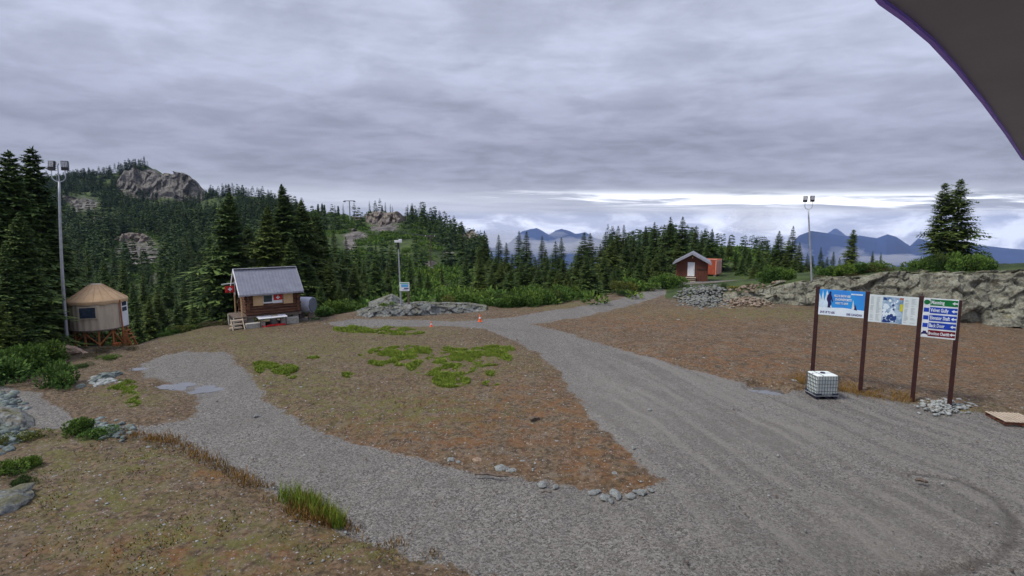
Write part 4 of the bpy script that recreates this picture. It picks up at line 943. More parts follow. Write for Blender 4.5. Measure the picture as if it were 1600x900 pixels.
mb = MB(); mb.cyl((0, 0, FZ + WH + 1.14), (0, 0, FZ + WH + 1.22), .37, .34, 24); mb.build('crown_ring', M['canvas'], yt)
def on_wall(a, w_, z0, z1, r_, name, m, par, th=.04):
    mb = MB(); c, s_ = math.cos(a), math.sin(a); mid_ = Vector((r_ * c, r_ * s_, (z0 + z1) / 2)); mb.box(mid_, (th, w_, z1 - z0), a); return mb.build(name, m, par, bevel=.008)
wf = on_wall(WA, 1.16, FZ + .88, FZ + 1.82, YR_ + .0, 'window', M['canvas'], yt, .12); on_wall(WA, 1.0, FZ + .96, FZ + 1.74, YR_ + .055, 'pane', M['dark_glass'], wf)
dr_ = on_wall(DA, .92, FZ + .02, FZ + 2.08, YR_ - .04, 'door', M['white'], yt, .16)
for z0, z1 in ((1.62, 1.98), (1.20, 1.52)): on_wall(DA, .60, FZ + z0, FZ + z1, YR_ + .035, 'door_pane', M['dark_glass'], dr_, .03)
mb = MB(); mb.cyl((0, 0, FZ - .10), (0, 0, FZ), YR_ + .06, None, 48); mb.build('deck', M['wood'], yt)
def gzl(x, y): return gz(yx + x, 41 + y) - .1
legs = []
for a in range(0, 360, 30):
    x, y = (YR_ - .15) * math.cos(R(a + 5)), (YR_ - .15) * math.sin(R(a + 5)); legs.append((x, y))
    mb = MB(); zb = gzl(x, y); mb.box((x, y, (FZ - .1 + zb) / 2), (.11, .11, FZ - .1 - zb), R(a)); mb.build('leg', M['timber'], yt)
for i in range(12):
    (x0, y0), (x1, y1) = legs[i], legs[(i + 1) % 12]
    mb = MB(); a, b = (FZ - .2, min(-.15, gzl(x1, y1) + .3)) if i % 2 else (min(-.15, gzl(x0, y0) + .3), FZ - .2)
    mb.tube([(x0 * 1.03, y0 * 1.03, a), (x1 * 1.03, y1 * 1.03, b)], .05, 4); mb.build('brace', M['timber'], yt)
sx, sy = (YR_ + .12) * math.cos(R(-8)), (YR_ + .12) * math.sin(R(-8))
mb = MB(); mb.tube([(sx, sy, FZ + 2.15), (sx + .05, sy, FZ), (sx + .25, sy - .1, gzl(sx, sy))], .06, 4); mb.build('corner_post', M['timber'], yt)
for dx_ in (0, .5):
    mb = MB(); mb.poly([(sx + .05, sy + dx_, FZ - .05), (sx + .05, sy + dx_, FZ - .3), (sx + .62, sy + dx_, gzl(sx, sy) + .02), (sx + .86, sy + dx_, gzl(sx, sy) + .02)], (0, .05, 0)); mb.build('stair_stringer', M['timber'], yt)
for k in range(3):
    mb = MB(); mb.box((sx + .22 + .2 * k, sy + .25, FZ - .3 - .27 * k), (.24, .5, .04)); mb.build('step', M['timber'], yt)
mb = MB(); mb.box((sx - .25, sy - .35, -.1), (.5, .35, .55), .4); cr_ = mb.build('crate', mat('orange_crate', (.62, .13, .03), .6), None, bevel=.03)
cr_.location = (yx, 41, gz(yx + sx - .25, 41 + sy - .35) + .2); tag(cr_, 'orange crate on the ground under the right edge of the yurt', 'crate')

# ------------------------------------------------------------------ light poles
def curved(p0, p1, bow, n=12):
    p0, p1 = Vector(p0), Vector(p1); return [p0.lerp(p1, i / n) + Vector(bow) * 4 * (i / n) * (1 - i / n) for i in range(n + 1)]
def floodlight(c, rz, tilt, s, par):
    mb = MB(); m_ = Matrix.Translation(c) @ Matrix.Rotation(rz, 4, 'Z') @ Matrix.Rotation(tilt, 4, 'X')
    def bx(mb, cc, sz):
        x, y, z = (k / 2 for k in sz); vs = [m_ @ (Vector(cc) * s + Vector((a * x, b * y, d * z)) * s) for a in (-1, 1) for b in (-1, 1) for d in (-1, 1)]
        mb.add(vs, [(0, 1, 3, 2), (4, 6, 7, 5), (0, 4, 5, 1), (2, 3, 7, 6), (0, 2, 6, 4), (1, 5, 7, 3)])
    bx(mb, (0, .10, 0), (.52, .22, .80)); h = mb.build('floodlight', M['black'], par, bevel=.02)
    mb = MB(); bx(mb, (0, -.03, .10), (.42, .05, .48)); mb.build('lamp_glass', M['lens'], h)
    mb = MB()
    for k in range(5): bx(mb, (0, .26, -.36 + .16 * k), (.55, .12, .03))
    for k in (-.13, 0, .13): bx(mb, (k, -.065, .10), (.02, .03, .52))
    mb.build('cooling_fin', M['black'], h)
def light_pole(base, top, r0, r1, s, label, aim, bow=(0, 0, 0), spread=.62, mast=True):
    o = thing('light_pole', label, 'light pole', base); d = Vector(top) - Vector(base)
    pts = curved((0, 0, -.2), d, bow); mb = MB(); mb.tube(pts, [r0 + (r1 - r0) * i / 12 for i in range(13)], 14); mb.build('pole', M['steel'], o, smooth=True)
    mb = MB(); mb.cyl((0, 0, -.1), (0, 0, .18), r0 * 2.2, r0 * 2.0, 14); mb.build('base_flange', M['concrete'], o)
    ax = Vector((math.cos(aim), math.sin(aim), 0)); pts = []
    for k in range(13):
        th = math.pi + math.pi * k / 12; pts.append(d + ax * (math.cos(th) * spread * s * 1.05) + Vector((0, 0, (math.sin(th) * .42 + .42) * s)))
    pts = [pts[0] + Vector((0, 0, .55 * s))] + pts + [pts[-1] + Vector((0, 0, .55 * s))]
    mb = MB(); mb.tube(pts, .045 * s, 8); mb.build('yoke', M['steel'], o, smooth=True)
    if mast:
        mb = MB(); mb.tube([d, d + Vector((0, 0, 1.35 * s)), d + ax * .08 * s + Vector((0, 0, 1.55 * s))], .045 * s, 8); mb.build('mast', M['steel'], o)
        mb = MB(); mb.tube([d + ax * -.14 * s, d + ax * -.14 * s + Vector((0, 0, .45 * s))], .015 * s, 6); mb.build('aerial', M['steel'], o)
    floodlight(pts[0] + Vector((0, 0, .40 * s)), aim - .25, -.18, s, o); floodlight(pts[-1] + Vector((0, 0, .42 * s)), aim + .12, -.1, s, o)
    return o
pb = ground_at(106, 546); pt = PY(92.5, 284, pb.y)
light_pole(pb, pt, .125, .07, .82, 'tall galvanised light pole with two floodlights beside the yurt', R(20), bow=(-.12, 0, 0), spread=.46)
rb = PY(1270, 440, 57.5); rb.z = gz(rb.x, rb.y) - .05; rt = PY(1263, 327, 57.5)
light_pole(rb, rt, .10, .07, .8, 'right light pole with two floodlights on the rock ledge', -.35, mast=False, spread=.42)
# middle pole, small lamp on top
mbp = ground_at(627, 490); o = thing('light_pole', 'thin grey pole with one small lamp behind the small roadside sign', 'light pole', (PY(627, 480, 53).x, 53, gz(PY(627, 480, 53).x, 53)))
tp_ = PY(622, 378, 53) - o.location; mb = MB(); mb.tube(curved((0, 0, -.2), tp_, (0, 0, 0)), [.09 - .003 * i for i in range(13)], 10); mb.build('pole', M['steel'], o)
mb = MB(); mb.box(tp_ + Vector((-.15, 0, .05)), (.42, .25, .22)); mb.box(tp_ + Vector((.22, 0, .1)), (.30, .3, .34)); mb.build('lamp_head', M['white'], o, bevel=.03)
mb = MB(); mb.cyl(tp_ + Vector((0, 0, -.7)), tp_ + Vector((0, 0, -.05)), .12, .12, 10); mb.build('ballast_box', M['black'], o)
# small sign on the outcrop
sxp = PY(632, 448, 52); so_ = thing('roadside_sign', 'small pale blue and white sign on a post above the roadside rocks', 'sign', (sxp.x, 52, gz(sxp.x, 52)), R(-2))
zc = sxp.z - so_.location.z
mb = MB(); mb.box((.34, .06, zc / 2 - .1), (.16, .12, zc + .2)); mb.build('post', M['wood'], so_)
mb = MB(); mb.box((0, 0, zc), (.98, .05, .86)); bd = mb.build('panel', M['white'], so_, bevel=.01)
blu = mat('sign_blue', (.10, .33, .62), .5, (.14, .40, .66), 4); grnm = mat('sign_green', (.12, .42, .25), .5); dkb = mat('sign_navy', (.02, .05, .20), .5)
mb = MB(); mb.box((.03, -.03, zc + .10), (.70, .012, .26)); mb.build('picture', blu, bd)
mb = MB(); mb.box((0, -.03, zc + .33), (.86, .012, .09)); mb.build('green_band', grnm, bd)
mb = MB(); mb.box((.18, -.03, zc - .16), (.46, .012, .10)); mb.box((.05, -.03, zc - .30), (.5, .012, .03)); mb.build('text_bar', dkb, bd)

# utility pole and wires up the knoll
def pole_with_arm(u, vt, Y, label, nm='utility_pole'):
    P_ = PY(u, vt, Y); z0 = gz(P_.x, Y); o = thing(nm, label, 'pole', (P_.x, Y, z0)); h = P_.z - z0
    mb = MB(); mb.cyl((0, 0, -.4), (0, 0, h), .17, .12, 8); mb.build('pole', M['wood'], o)
    mb = MB(); mb.box((0, 0, h - .3), (2.6, .16, .16)); mb.build('crossarm', M['wood'], o)
    for k in (-1.2, 0, 1.2):
        mb = MB(); mb.cyl((k, 0, h - .22), (k, 0, h + .10), .07, .05, 6); mb.build('insulator', M['white'], o)
    return P_
pA = pole_with_arm(672, 368, 140, 'dark utility pole with a crossarm on the slope right of the thin lamp pole')
pB = pole_with_arm(760, 352, 175, 'far utility pole at the foot of the knoll where the wires end') if False else PY(790, 415, 150)
pC = PY(546, 322, 245)
for k, off_ in enumerate((-1.2, 0, 1.2)):
    pts = [];  a = Vector((pA.x + off_, pA.y, pA.z - .1))
    for e in (pC + Vector((off_, 0, .2)), ):
        pts = [e.lerp(a, i / 10) - Vector((0, 0, 3.0 * 4 * (i / 10) * (1 - i / 10))) for i in range(11)]
    e = PY(775, 392, 150) + Vector((off_, 0, 0)); pts += [a.lerp(e, i / 10) - Vector((0, 0, 1.6 * 4 * (i / 10) * (1 - i / 10))) for i in range(1, 11)]
    mb = MB(); mb.tube(pts, .035, 4); tag(mb.build('power_line', M['wire']), 'thin dark overhead wire crossing the slope of the rocky knoll', 'wire', 'overhead wires on the knoll')
# lift tower on the ridge
P_ = PY(546, 318, 248); z0 = gz(P_.x, 248); o = thing('lift_tower', 'small chairlift tower with a crossbar on the ridge of the rocky knoll', 'lift tower', (P_.x, 248, z0)); h = P_.z - z0
mb = MB(); mb.cyl((0, 0, -.5), (0, 0, h + 1.2), .35, .25, 8); mb.build('pole', M['steel'], o)
mb = MB(); mb.box((0, 0, h + 1.2), (5.0, .4, .4)); mb.build('crossarm', M['steel'], o)
for k in (-2.3, 2.3):
    mb = MB(); mb.box((k, 0, h + .85), (.5, 2.2, .35)); mb.build('sheave_train', M['black'], o)

# ------------------------------------------------------------------ log cabin
TH = R(40)                                       # the front wall's normal is -y turned by this
fc = PY(427, 470, 47); NV = Vector((math.sin(TH) * .0, 0, 0))
th = R(40) * 1.0; lc = thing('log_cabin', 'small log cabin with grey metal roof on concrete blocks', 'cabin', (0, 0, 0), R(37))
W_, D_, FZc, EZ, RZ = 4.15, 3.3, .98, 2.95, 4.9
cr0 = Matrix.Rotation(R(37), 3, 'Z'); ctr = Vector((fc.x, 47, 0)) - cr0 @ Vector((.0, -D_ / 2, 0)); ctr.z = 0; lc.location = ctr
def logwall(name, x0, y0, x1, y1, z0, z1, r_=.135, skip=None, over=.22):
    mb = MB(); n = int((z1 - z0) / (2 * r_ * .92)); d = Vector((x1 - x0, y1 - y0, 0)).normalized()
    for i in range(n + 1):
        z = z0 + r_ + i * (z1 - z0 - 2 * r_) / n
        jj = random.uniform(-.05, .05); segs = [(0, 1)]
        if skip and skip[2] < z < skip[3]:
            L_ = math.hypot(x1 - x0, y1 - y0); segs = [(0, skip[0] / L_), (skip[1] / L_, 1)]
        for a, b in segs:
            pa = Vector((x0, y0, z)).lerp(Vector((x1, y1, z)), a); pb_ = Vector((x0, y0, z)).lerp(Vector((x1, y1, z)), b)
            if a == 0: pa -= d * (over + jj)
            if b == 1: pb_ += d * (over - jj)
            mb.cyl(pa, pb_, r_ * random.uniform(.93, 1.04), r_ * random.uniform(.93, 1.04), 10)
    return mb.build(name, M['log'], lc)
hw, hd = W_ / 2, D_ / 2
logwall('log_wall', -hw, -hd, hw, -hd, FZc, EZ - .02, skip=(1.2, 2.85, FZc + 1.02, FZc + 1.75)); logwall('log_wall', -hw, hd, hw, hd, FZc, EZ)
logwall('log_wall', -hw, -hd, -hw, hd, FZc + .08, EZ); logwall('log_wall', hw, -hd, hw, hd, FZc + .08, EZ)
for sx_ in (-1, 1):
    mb = MB(); mb.poly([(sx_ * hw, -hd, EZ), (sx_ * hw, hd, EZ), (sx_ * hw, 0, RZ - .2)], (sx_ * -.08, 0, 0)); g_ = mb.build('gable', M['log'], lc)
mb = MB(); mb.box((0, 0, FZc - .1), (W_ + .5, D_ + .4, .2)); mb.build('floor_frame', M['wood'], lc)
XL, XR = -hw - .72, hw + .40; EY = hd + .55; sl_ = (RZ - EZ + .12) / EY
for sg in (-1, 1):
    mb = MB(); ez = EZ + .02
    mb.poly([(XL, sg * EY, ez - .1), (XR, sg * EY, ez - .1), (XR, 0, RZ), (XL, 0, RZ)], (0, 0, .06)); rp = mb.build('roof_sheet', M['roof_metal'], lc)
    mb = MB(); n = 19
    for i in range(n + 1):
        x = XL + .03 + (XR - XL - .06) * i / n; mb.poly([(x - .022, sg * EY, ez - .05), (x + .022, sg * EY, ez - .05), (x + .022, 0, RZ + .06), (x - .022, 0, RZ + .06)], (0, 0, .05))
    mb.build('standing_seam', M['roof_metal'], rp)
mb = MB(); mb.box(((XL + XR) / 2, 0, RZ + .11), (XR - XL, .32, .04)); mb.build('ridge_cap', M['fascia'], lc)
for xx in (XL, XR):
    for sg in (-1, 1):
        mb = MB(); mb.poly([(xx, sg * EY, EZ - .26), (xx, sg * EY, EZ - .02), (xx, 0, RZ + .13), (xx, 0, RZ - .14)], (.05 if xx > 0 else -.05, 0, 0)); mb.build('bargeboard', M['white'] if xx < 0 else M['fascia'], lc)
mb = MB(); mb.box(((XL + XR) / 2, -EY - .02, EZ - .09), (XR - XL, .04, .14)); mb.build('eave_board', M['fascia'], lc)
for yy in (-hd + .1, hd - .1):
    mb = MB(); mb.cyl((XL + .25, yy, .75), (XL + .25, yy, EZ + .2), .07, .07, 8); mb.build('porch_post', M['ply'], lc)
mb = MB(); mb.box((-hw - .55, 0, FZc - .12), (1.15, D_, .1)); mb.build('porch_floor', M['wood'], lc)
# window opening: pane, frame, poster and two shutters
wf = MB().box((-hw + 1.62, -hd - .02, FZc + 1.38), (.92, .12, .78)).build('window', M['white'], lc, bevel=.01)
MB().box((-hw + 1.62, -hd - .075, FZc + 1.40), (.70, .03, .58)).build('pane', M['dark_glass'], wf)
MB().box((-hw + 2.46, -hd - .02, FZc + 1.34), (.84, .10, .78)).build('panel', M['white'], lc)
fl_ = MB().box((-hw + 2.46, -hd - .078, FZc + 1.46), (.74, .012, .48)).build('red_poster', M['red'], lc)
def cross(par, c, s, m, yo=0):
    mb = MB(); mb.box(c, (s, .01, s * .34)); mb.box((c[0], c[1] - .001, c[2]), (s * .34, .012, s)); return mb.build('emblem', m, par)
cross(fl_, (-hw + 2.46, -hd - .088, FZc + 1.46), .30, M['white'])
for x in (-hw + .80, -hw + 3.30):
    MB().box((x, -hd - .17, FZc + 1.32), (.82, .05, .92)).build('shutter', M['ply'], lc, bevel=.01)
MB().box((hw + .17, -.2, FZc + 1.0), (.1, .9, 1.8)).build('door', M['wood'], lc)
# flag on the left gable
fo_ = thing('flag', 'red flag with a white emblem hanging under the left gable of the log cabin', 'flag', lc.location, R(37))
mb = MB(); vs = []; n = 10
for i in range(n + 1):
    for j in range(2): vs.append((XL - .85 + .75 * i / n, -.75 - .05 * math.sin(i * .9), 3.05 + .58 * j))
mb.add(vs, [(2 * i, 2 * i + 2, 2 * i + 3, 2 * i + 1) for i in range(n)]); fm = mb.build('cloth', M['red'], fo_)
mb = MB(); mb.box((XL - .47, -.81, 3.34), (.32, .01, .11)); mb.box((XL - .47, -.812, 3.34), (.11, .012, .32)); mb.build('emblem', M['white'], fm)
mb = MB(); mb.tube([(XL - .08, -.75, 2.8), (XL - .08, -.75, 4.0)], .03, 6); mb.tube([(XL + .1, -.72, 3.85), (XL - 1.1, -.75, 3.8)], .03, 6); mb.build('staff', M['white'], fo_)
def local_thing(name, label, cat, x, y, group=None, rz=R(37)):
    c = cr0 @ Vector((x, y, 0)) + lc.location; return thing(name, label, cat, (c.x, c.y, gz(c.x, c.y)), rz, group)
for (x, y, w_, d_, h_, rz, l) in [(-1.75, -hd - .75, 1.55, .6, .62, R(3), 'left concrete block in front of the log cabin'), (1.15, -hd - .55, 1.5, .6, .72, R(-4), 'right concrete block in front of the log cabin')]:
    o = local_thing('concrete_block', l, 'concrete block', x, y, None, R(37) + rz); MB().box((0, 0, h_ / 2 - .08), (w_, d_, h_)).build('block', M['concrete'], o, bevel=.04)
for (x, y) in [(-hw + .2, -hd + .3), (0, -hd + .2), (hw - .2, -hd + .3), (-hw + .2, hd - .3), (hw - .2, hd - .3), (hw + .1, 0), (-hw - .9, -hd + .3), (-hw - .9, hd - .3)]:
    MB().box((x, y, .33), (.5, .5, 1.0)).build('footing', M['concrete'], lc)
# white work bench in front, red tarp below
o = local_thing('workbench', 'low white topped bench against the front of the log cabin', 'bench', -.35, -hd - .85)
mb = MB(); mb.box((0, 0, .88), (2.35, .95, .07), 0, 0, R(4)); mb.build('bench_top', M['white'], o, bevel=.01)
for x in (-1.05, 1.05):
    for y in (-.38, .38): MB().box((x, y, .42), (.09, .09, .9)).build('leg', M['wood'], o)
MB().box((.2, .1, .96), (.5, .3, .05)).build('board', M['pallet'], o)
o = local_thing('tarp', 'crumpled red tarp lying under the white bench by the log cabin', 'tarp', -.3, -hd - 1.0)
mb = MB(); vs = []; n = 14
for i in range(n):
    for j in range(6): vs.append((-.95 + 1.9 * i / (n - 1), -.3 + .12 * j, .08 + .22 * random.random() * math.sin(math.pi * (j + .5) / 6)))
mb.add(vs, [(i * 6 + j, i * 6 + 6 + j, i * 6 + 7 + j, i * 6 + 1 + j) for i in range(n - 1) for j in range(5)]); mb.build('sheet', M['red'], o)
o = local_thing('entry_steps', 'pale wooden steps at the left end of the log cabin', 'steps', -hw - 1.0, -hd - .35)
for k in range(3):
    st_ = MB().box((0 - .1 * k, -.24 * k, .78 - .27 * k), (.95, .34, .12), .1).build('step', M['pallet'], o)
for x in (-.5, .4): MB().poly([(x, .15, .85), (x, -.75, .12), (x, -.95, .12), (x, -.05, .95)], (.05, 0, 0)).build('stringer', M['pallet'], o)
MB().box((.55, .1, .45), (.5, .4, .75)).build('crate', M['wood'], o)
# storage tank right of the cabin
o = local_thing('storage_tank', 'white cylindrical tank with dark grey end beside the log cabin', 'tank', hw + 1.15, -.55, None, R(37) - R(12))
c0_ = Vector((0, 0, 1.55)); rr = .74
mb = MB(); mb.cyl(c0_ + Vector((-.75, .5, 0)), c0_ + Vector((.45, -.30, 0)), rr, rr, 28); mb.build('shell', M['tankwhite'], o, bevel=.0)
mb = MB(); ed = (Vector((.45, -.30, 0)) - Vector((-.75, .5, 0))).normalized(); mb.cyl(c0_ + Vector((.45, -.30, 0)), c0_ + Vector((.45, -.30, 0)) + ed * .10, rr * 1.0, rr * .93, 8); mb.build('end_cap', M['tankend'], o)
for k in (-.5, .3):
    MB().box(c0_ + Vector((k, -k * .66, -1.15)), (.16, 1.0, .95), R(-33)).build('cradle', M['wood'], o)
MB().box(c0_ + Vector((0, 0, -1.5)), (1.7, 1.0, .35), R(-33)).build('plinth', M['concrete'], o)

# ------------------------------------------------------------------ red cabin and container
rc_y = 79.0; k_ = rc_y / F / ray(800, 420)[1]
rx_ = (1081 - 800) * k_; rc = thing('red_cabin', 'red brown gabled cabin with a white door at the end of the path', 'cabin', (rx_, rc_y, 0), R(-20))
bw, bd_, z0, ze, zr = 4.5, 5.5, .55, 3.35, 4.62
mb = MB(); mb.add([(-bw / 2, 0, z0), (bw / 2, 0, z0), (bw / 2, 0, ze), (0, 0, zr), (-bw / 2, 0, ze)] + [(-bw / 2, bd_, z0), (bw / 2, bd_, z0), (bw / 2, bd_, ze), (0, bd_, zr), (-bw / 2, bd_, ze)],
    [(0, 1, 2, 3, 4), (9, 8, 7, 6, 5), (0, 5, 6, 1), (1, 6, 7, 2), (4, 9, 5, 0)]); wl_ = mb.build('wall', M['red_siding'], rc)
mb = MB()
for i in range(16):
    x = -bw / 2 + .15 + i * (bw - .3) / 15; top_ = ze + (zr - ze) * (1 - abs(x) / (bw / 2)) - .06
    if -.05 < x < 0.95 and i: 
        mb.box((x, -.02, (3.3 + top_) / 2 - .0), (.05, .03, max(.05, top_ - 3.3))); continue
    mb.box((x, -.02, (z0 + top_) / 2), (.05, .03, top_ - z0))
mb.build('batten', M['red_siding'], wl_)
for sg in (-1, 1):
    ex = sg * (bw / 2 + .42); s2 = (zr - ze) / (bw / 2); ze2 = zr - s2 * abs(ex)
    mb = MB(); mb.poly([(0, -.65, zr + .04), (ex, -.65, ze2 + .04), (ex, bd_ + .4, ze2 + .04), (0, bd_ + .4, zr + .04)], (0, 0, .12)); mb.build('roof', M['roof_metal'], rc)
    mb = MB(); mb.poly([(0, -.68, zr - .12), (ex * 1.02, -.68, ze2 - .12), (ex * 1.02, -.68, ze2 + .20), (0, -.68, zr + .20)], (0, -.05, 0)); mb.build('bargeboard', M['fascia'], rc)
dx0 = -.05 * bw
dr_ = MB().box((dx0 + .12, -.05, 1.28 + 1.02), (1.0, .08, 2.08)).build('door', M['white'], rc, bevel=.01); MB().cyl((dx0 + .5, -.13, 2.2), (dx0 + .5, -.08, 2.2), .04, .04, 8).build('handle', M['black'], dr_)
MB().box((1.45, -.045, 2.28), (1.45, .05, .07)).build('rail', M['black'], rc)
MB().box((0.05, -.07, 4.05), (.16, .1, .28)).build('wall_lamp', M['ply'], rc)
for x in (-bw / 2 + .3, .9, bw / 2 - .3):
    for y in (.3, bd_ - .3): MB().box((x, y, .2), (.45, .45, .85)).build('footing', M['concrete'], rc)
sx_ = dx0 + .12
es = thing('entry_steps', 'weathered wooden steps below the white door of the red cabin', 'steps', (rx_ + sx_ * math.cos(R(-20)), rc_y + sx_ * math.sin(R(-20)), 0), R(-20))
for k in range(4): MB().box((0, -.45 - .27 * k, 1.08 - .24 * k), (1.45, .34 if k else .9, .08)).build('step', M['pallet'], es)
for x in (-.62, .62): MB().poly([(x, -.02, 1.0), (x, -.9, 1.0), (x, -1.5, .12), (x, -1.5, -.05), (x, -.02, -.05)], (.06, 0, 0)).build('stringer', M['wood'], es)
# container: long side faces front left, faded end right
cxw = (1119 - 800) * (88 / F / ray(800, 420)[1]); cn = thing('shipping_container', 'orange red shipping container on blocks behind the red cabin', 'container', (cxw, 88, 0), R(-41))
Lc, Wc, zc0, zc1 = 4.2, 2.3, .62, 3.15
mb = MB(); mb.box((-Lc / 2, Wc / 2, (zc0 + zc1) / 2), (Lc, Wc, zc1 - zc0)); bx_ = mb.build('body', M['container'], cn)
mb = MB()
for i in range(20): mb.box((-.15 - i * (Lc - .3) / 19, -.02, (zc0 + zc1) / 2), (.10, .06, zc1 - zc0 - .3))
mb.build('corrugation', M['container'], bx_)
for y in (.03, Wc - .03):
    for x in (-.04, -Lc + .04): MB().box((x, y, (zc0 + zc1) / 2), (.18, .18, zc1 - zc0 + .04)).build('corner_post', M['container_pale'], cn)
for y in (.6, Wc - .6):
    dd = MB().box((.035, y, (zc0 + zc1) / 2), (.06, 1.02, zc1 - zc0 - .18)).build('door', M['container_pale'], cn)
    mb = MB(); 
    for q_ in (-.25, .25): mb.cyl((.10, y + q_, zc0 + .1), (.10, y + q_, zc1 - .1), .03, .03, 6)
    mb.build('lock_bar', M['white'], dd)
for x in (-.3, -Lc + .3):
    for y in (.3, Wc - .3): MB().box((x, y, .35), (.35, .35, 1.05)).build('footing', M['concrete'], cn)
MB().box((-Lc / 2, -.04, zc1 - .05), (Lc, .1, .12)).build('top_rail', M['container_pale'], cn)

# ------------------------------------------------------------------ traffic cones
def cone(u, v, h, label):
    p_ = ground_at(u, v); o = thing('traffic_cone', label, 'traffic cone', (p_.x, p_.y, gz(p_.x, p_.y) + .02)); s = h / .7
    mb = MB(); mb.box((0, 0, .02), (.40 * s, .40 * s, .04)); mb.build('base', M['orange'], o, bevel=.01)
    mb = MB(); mb.cyl((0, 0, .04), (0, 0, h), .15 * s, .03 * s, 16); b = mb.build('cone', M['orange'], o)
    mb = MB(); mb.cyl((0, 0, .42 * h), (0, 0, .60 * h), .108 * s, .083 * s, 16); mb.build('collar', M['white'], b)
cone(674, 510, .50, 'orange traffic cone on the gravel, left and nearer of the two cones'); cone(750, 502, .72, 'orange traffic cone at the path fork, right of the two cones')

# ------------------------------------------------------------------ writing
def text_obj(name, s, size, loc, m, par, w_=None, bold=0, align='LEFT', shear=0):
    cu = bpy.data.curves.new(name, 'FONT'); cu.body = s; cu.size = size; cu.extrude = .002; cu.offset = bold; cu.align_x = align; cu.shear = shear; cu.resolution_u = 2
    tmp = bpy.data.objects.new(name, cu); COL.objects.link(tmp); bpy.context.view_layer.update()
    me = bpy.data.meshes.new_from_object(tmp.evaluated_get(bpy.context.evaluated_depsgraph_get())); bpy.data.objects.remove(tmp)
    xs = [v.co.x for v in me.vertices]; wd = max(xs) - min(xs); k = (w_ / wd) if w_ else 1
    for v in me.vertices: v.co = (loc[0] + v.co.x * k, loc[1] - v.co.z, loc[2] + v.co.y)
    me.materials.clear(); me.materials.append(m); ob = bpy.data.objects.new(name, me); COL.objects.link(ob); ob.parent = par; return ob

# ------------------------------------------------------------------ the big trail sign
A_, B_ = Vector((16.5, 28.8, 0)), Vector((21.3, 25.1, 0)); dl = (B_ - A_).normalized(); SL = (B_ - A_).length
def along(u, z):                                           # where the sign's line meets the sight line of column u at height z
    best = None
    for i in range(801):
        s = -1 + (SL + 2) * i / 800; p_ = A_ + dl * s; pu_, _ = proj(p_.x, p_.y, z)
        if best is None or abs(pu_ - u) < best[0]: best = (abs(pu_ - u), s)
    return best[1]
def zat(s, v):
    p_ = A_ + dl * s; r_ = ray(800, v); 
    lo, hi = -2, 9
    for _ in range(40):
        md = (lo + hi) / 2
        if proj(p_.x, p_.y, md)[1] > v: lo = md
        else: hi = md
    return lo
posts = [(1276, 1, 447), (1353.5, 1, 455), (1437, 1, 462), (1496, 1, 469)]
sp_ = [along(u, 4.2) for u, _, _ in posts]; tops = [zat(s, v) for s, (_, _, v) in zip(sp_, posts)]
ts = thing('trail_sign', 'trail sign of three boards on four tall dark brown posts', 'sign', (A_.x, A_.y, 0), math.atan2(dl.y, dl.x))
for s, z in zip(sp_, tops):
    p_ = A_ + dl * s; zb = gz(p_.x, p_.y) - .3; MB().box((s, 0, (z + zb) / 2), (.19, .19, z - zb)).build('post', M['brown_post'], ts, bevel=.02)
poster_blue = mat('poster_blue', (.045, .20, .62), .4, (.02, .30, .70), 1.0); snow = mat('poster_snow', (.70, .78, .84), .5, (.58, .70, .80), 4)
navy = mat('poster_navy', (.02, .015, .09), .5); pale = mat('poster_pale', (.62, .78, .92), .5); ink = mat('ink', (.06, .02, .14), .5)
paper = mat('map_paper', (.62, .68, .70), .5, (.56, .64, .64), 2); ltext = mat('grey_text', (.36, .42, .45), .6)
mapm = mat('map_relief', (.50, .62, .74), .5, (.10, .20, .34), 3.2, stretch=(1, 1, 1)); yel = mat('map_yellow', (.55, .52, .04), .5); brn = mat('map_red', (.40, .16, .10), .5)
sgreen = mat('sign_green_strip', (.008, .17, .045), .45); sblue = mat('sign_blue_strip', (.012, .055, .42), .45); sred = mat('sign_maroon_strip', (.16, .008, .022), .45); swhite = mat('sign_white', (.70, .76, .80), .5)
Y0 = -.115
def board(s0, s1, zt, zb_, m): 
    return MB().box(((s0 + s1) / 2, Y0, (zt + zb_) / 2), (s1 - s0, .03, zt - zb_)).build('board', m, ts, bevel=.006)
def flat(name, pts, m, par, lay=1):
    y = Y0 - .016 - .004 * lay; return MB().poly([(x, y, z) for x, z in pts], (0, -.003, 0)).build(name, m, par)
def rect(name, x0, x1, z0, z1, m, par, lay=1): return flat(name, [(x0, z0), (x1, z0), (x1, z1), (x0, z1)], m, par, lay)
# board 1: snow poster
s0, s1 = sp_[0] + .10, sp_[1] - .10; zt, zb_ = zat((s0 + s1) / 2, 453.5), zat((s0 + s1) / 2, 493.5)
b = board(s0, s1, zt, zb_, poster_blue); W, Hh = s1 - s0, zt - zb_
X_ = lambda k: s0 + W * k; Z_ = lambda k: zb_ + Hh * k
flat('snow_field', [(X_(.0), Z_(0)), (X_(1), Z_(0)), (X_(1), Z_(.28)), (X_(.8), Z_(.30)), (X_(.55), Z_(.33)), (X_(.25), Z_(.30)), (X_(0), Z_(.36))], snow, b, 1)
flat('snowy_trees', [(X_(0), Z_(.3)), (X_(.0), Z_(.85)), (X_(.05), Z_(.6)), (X_(.08), Z_(.97)), (X_(.12), Z_(.55)), (X_(.17), Z_(.99)), (X_(.24), Z_(.62)), (X_(.30), Z_(.30))], pale, b, 1.6)
flat('snowy_tree', [(X_(.73), Z_(.29)), (X_(.755), Z_(.66)), (X_(.80), Z_(.29))], swhite, b, 2); flat('tree_shade', [(X_(.785), Z_(.29)), (X_(.80), Z_(.5)), (X_(.85), Z_(.27))], navy, b, 2.6)
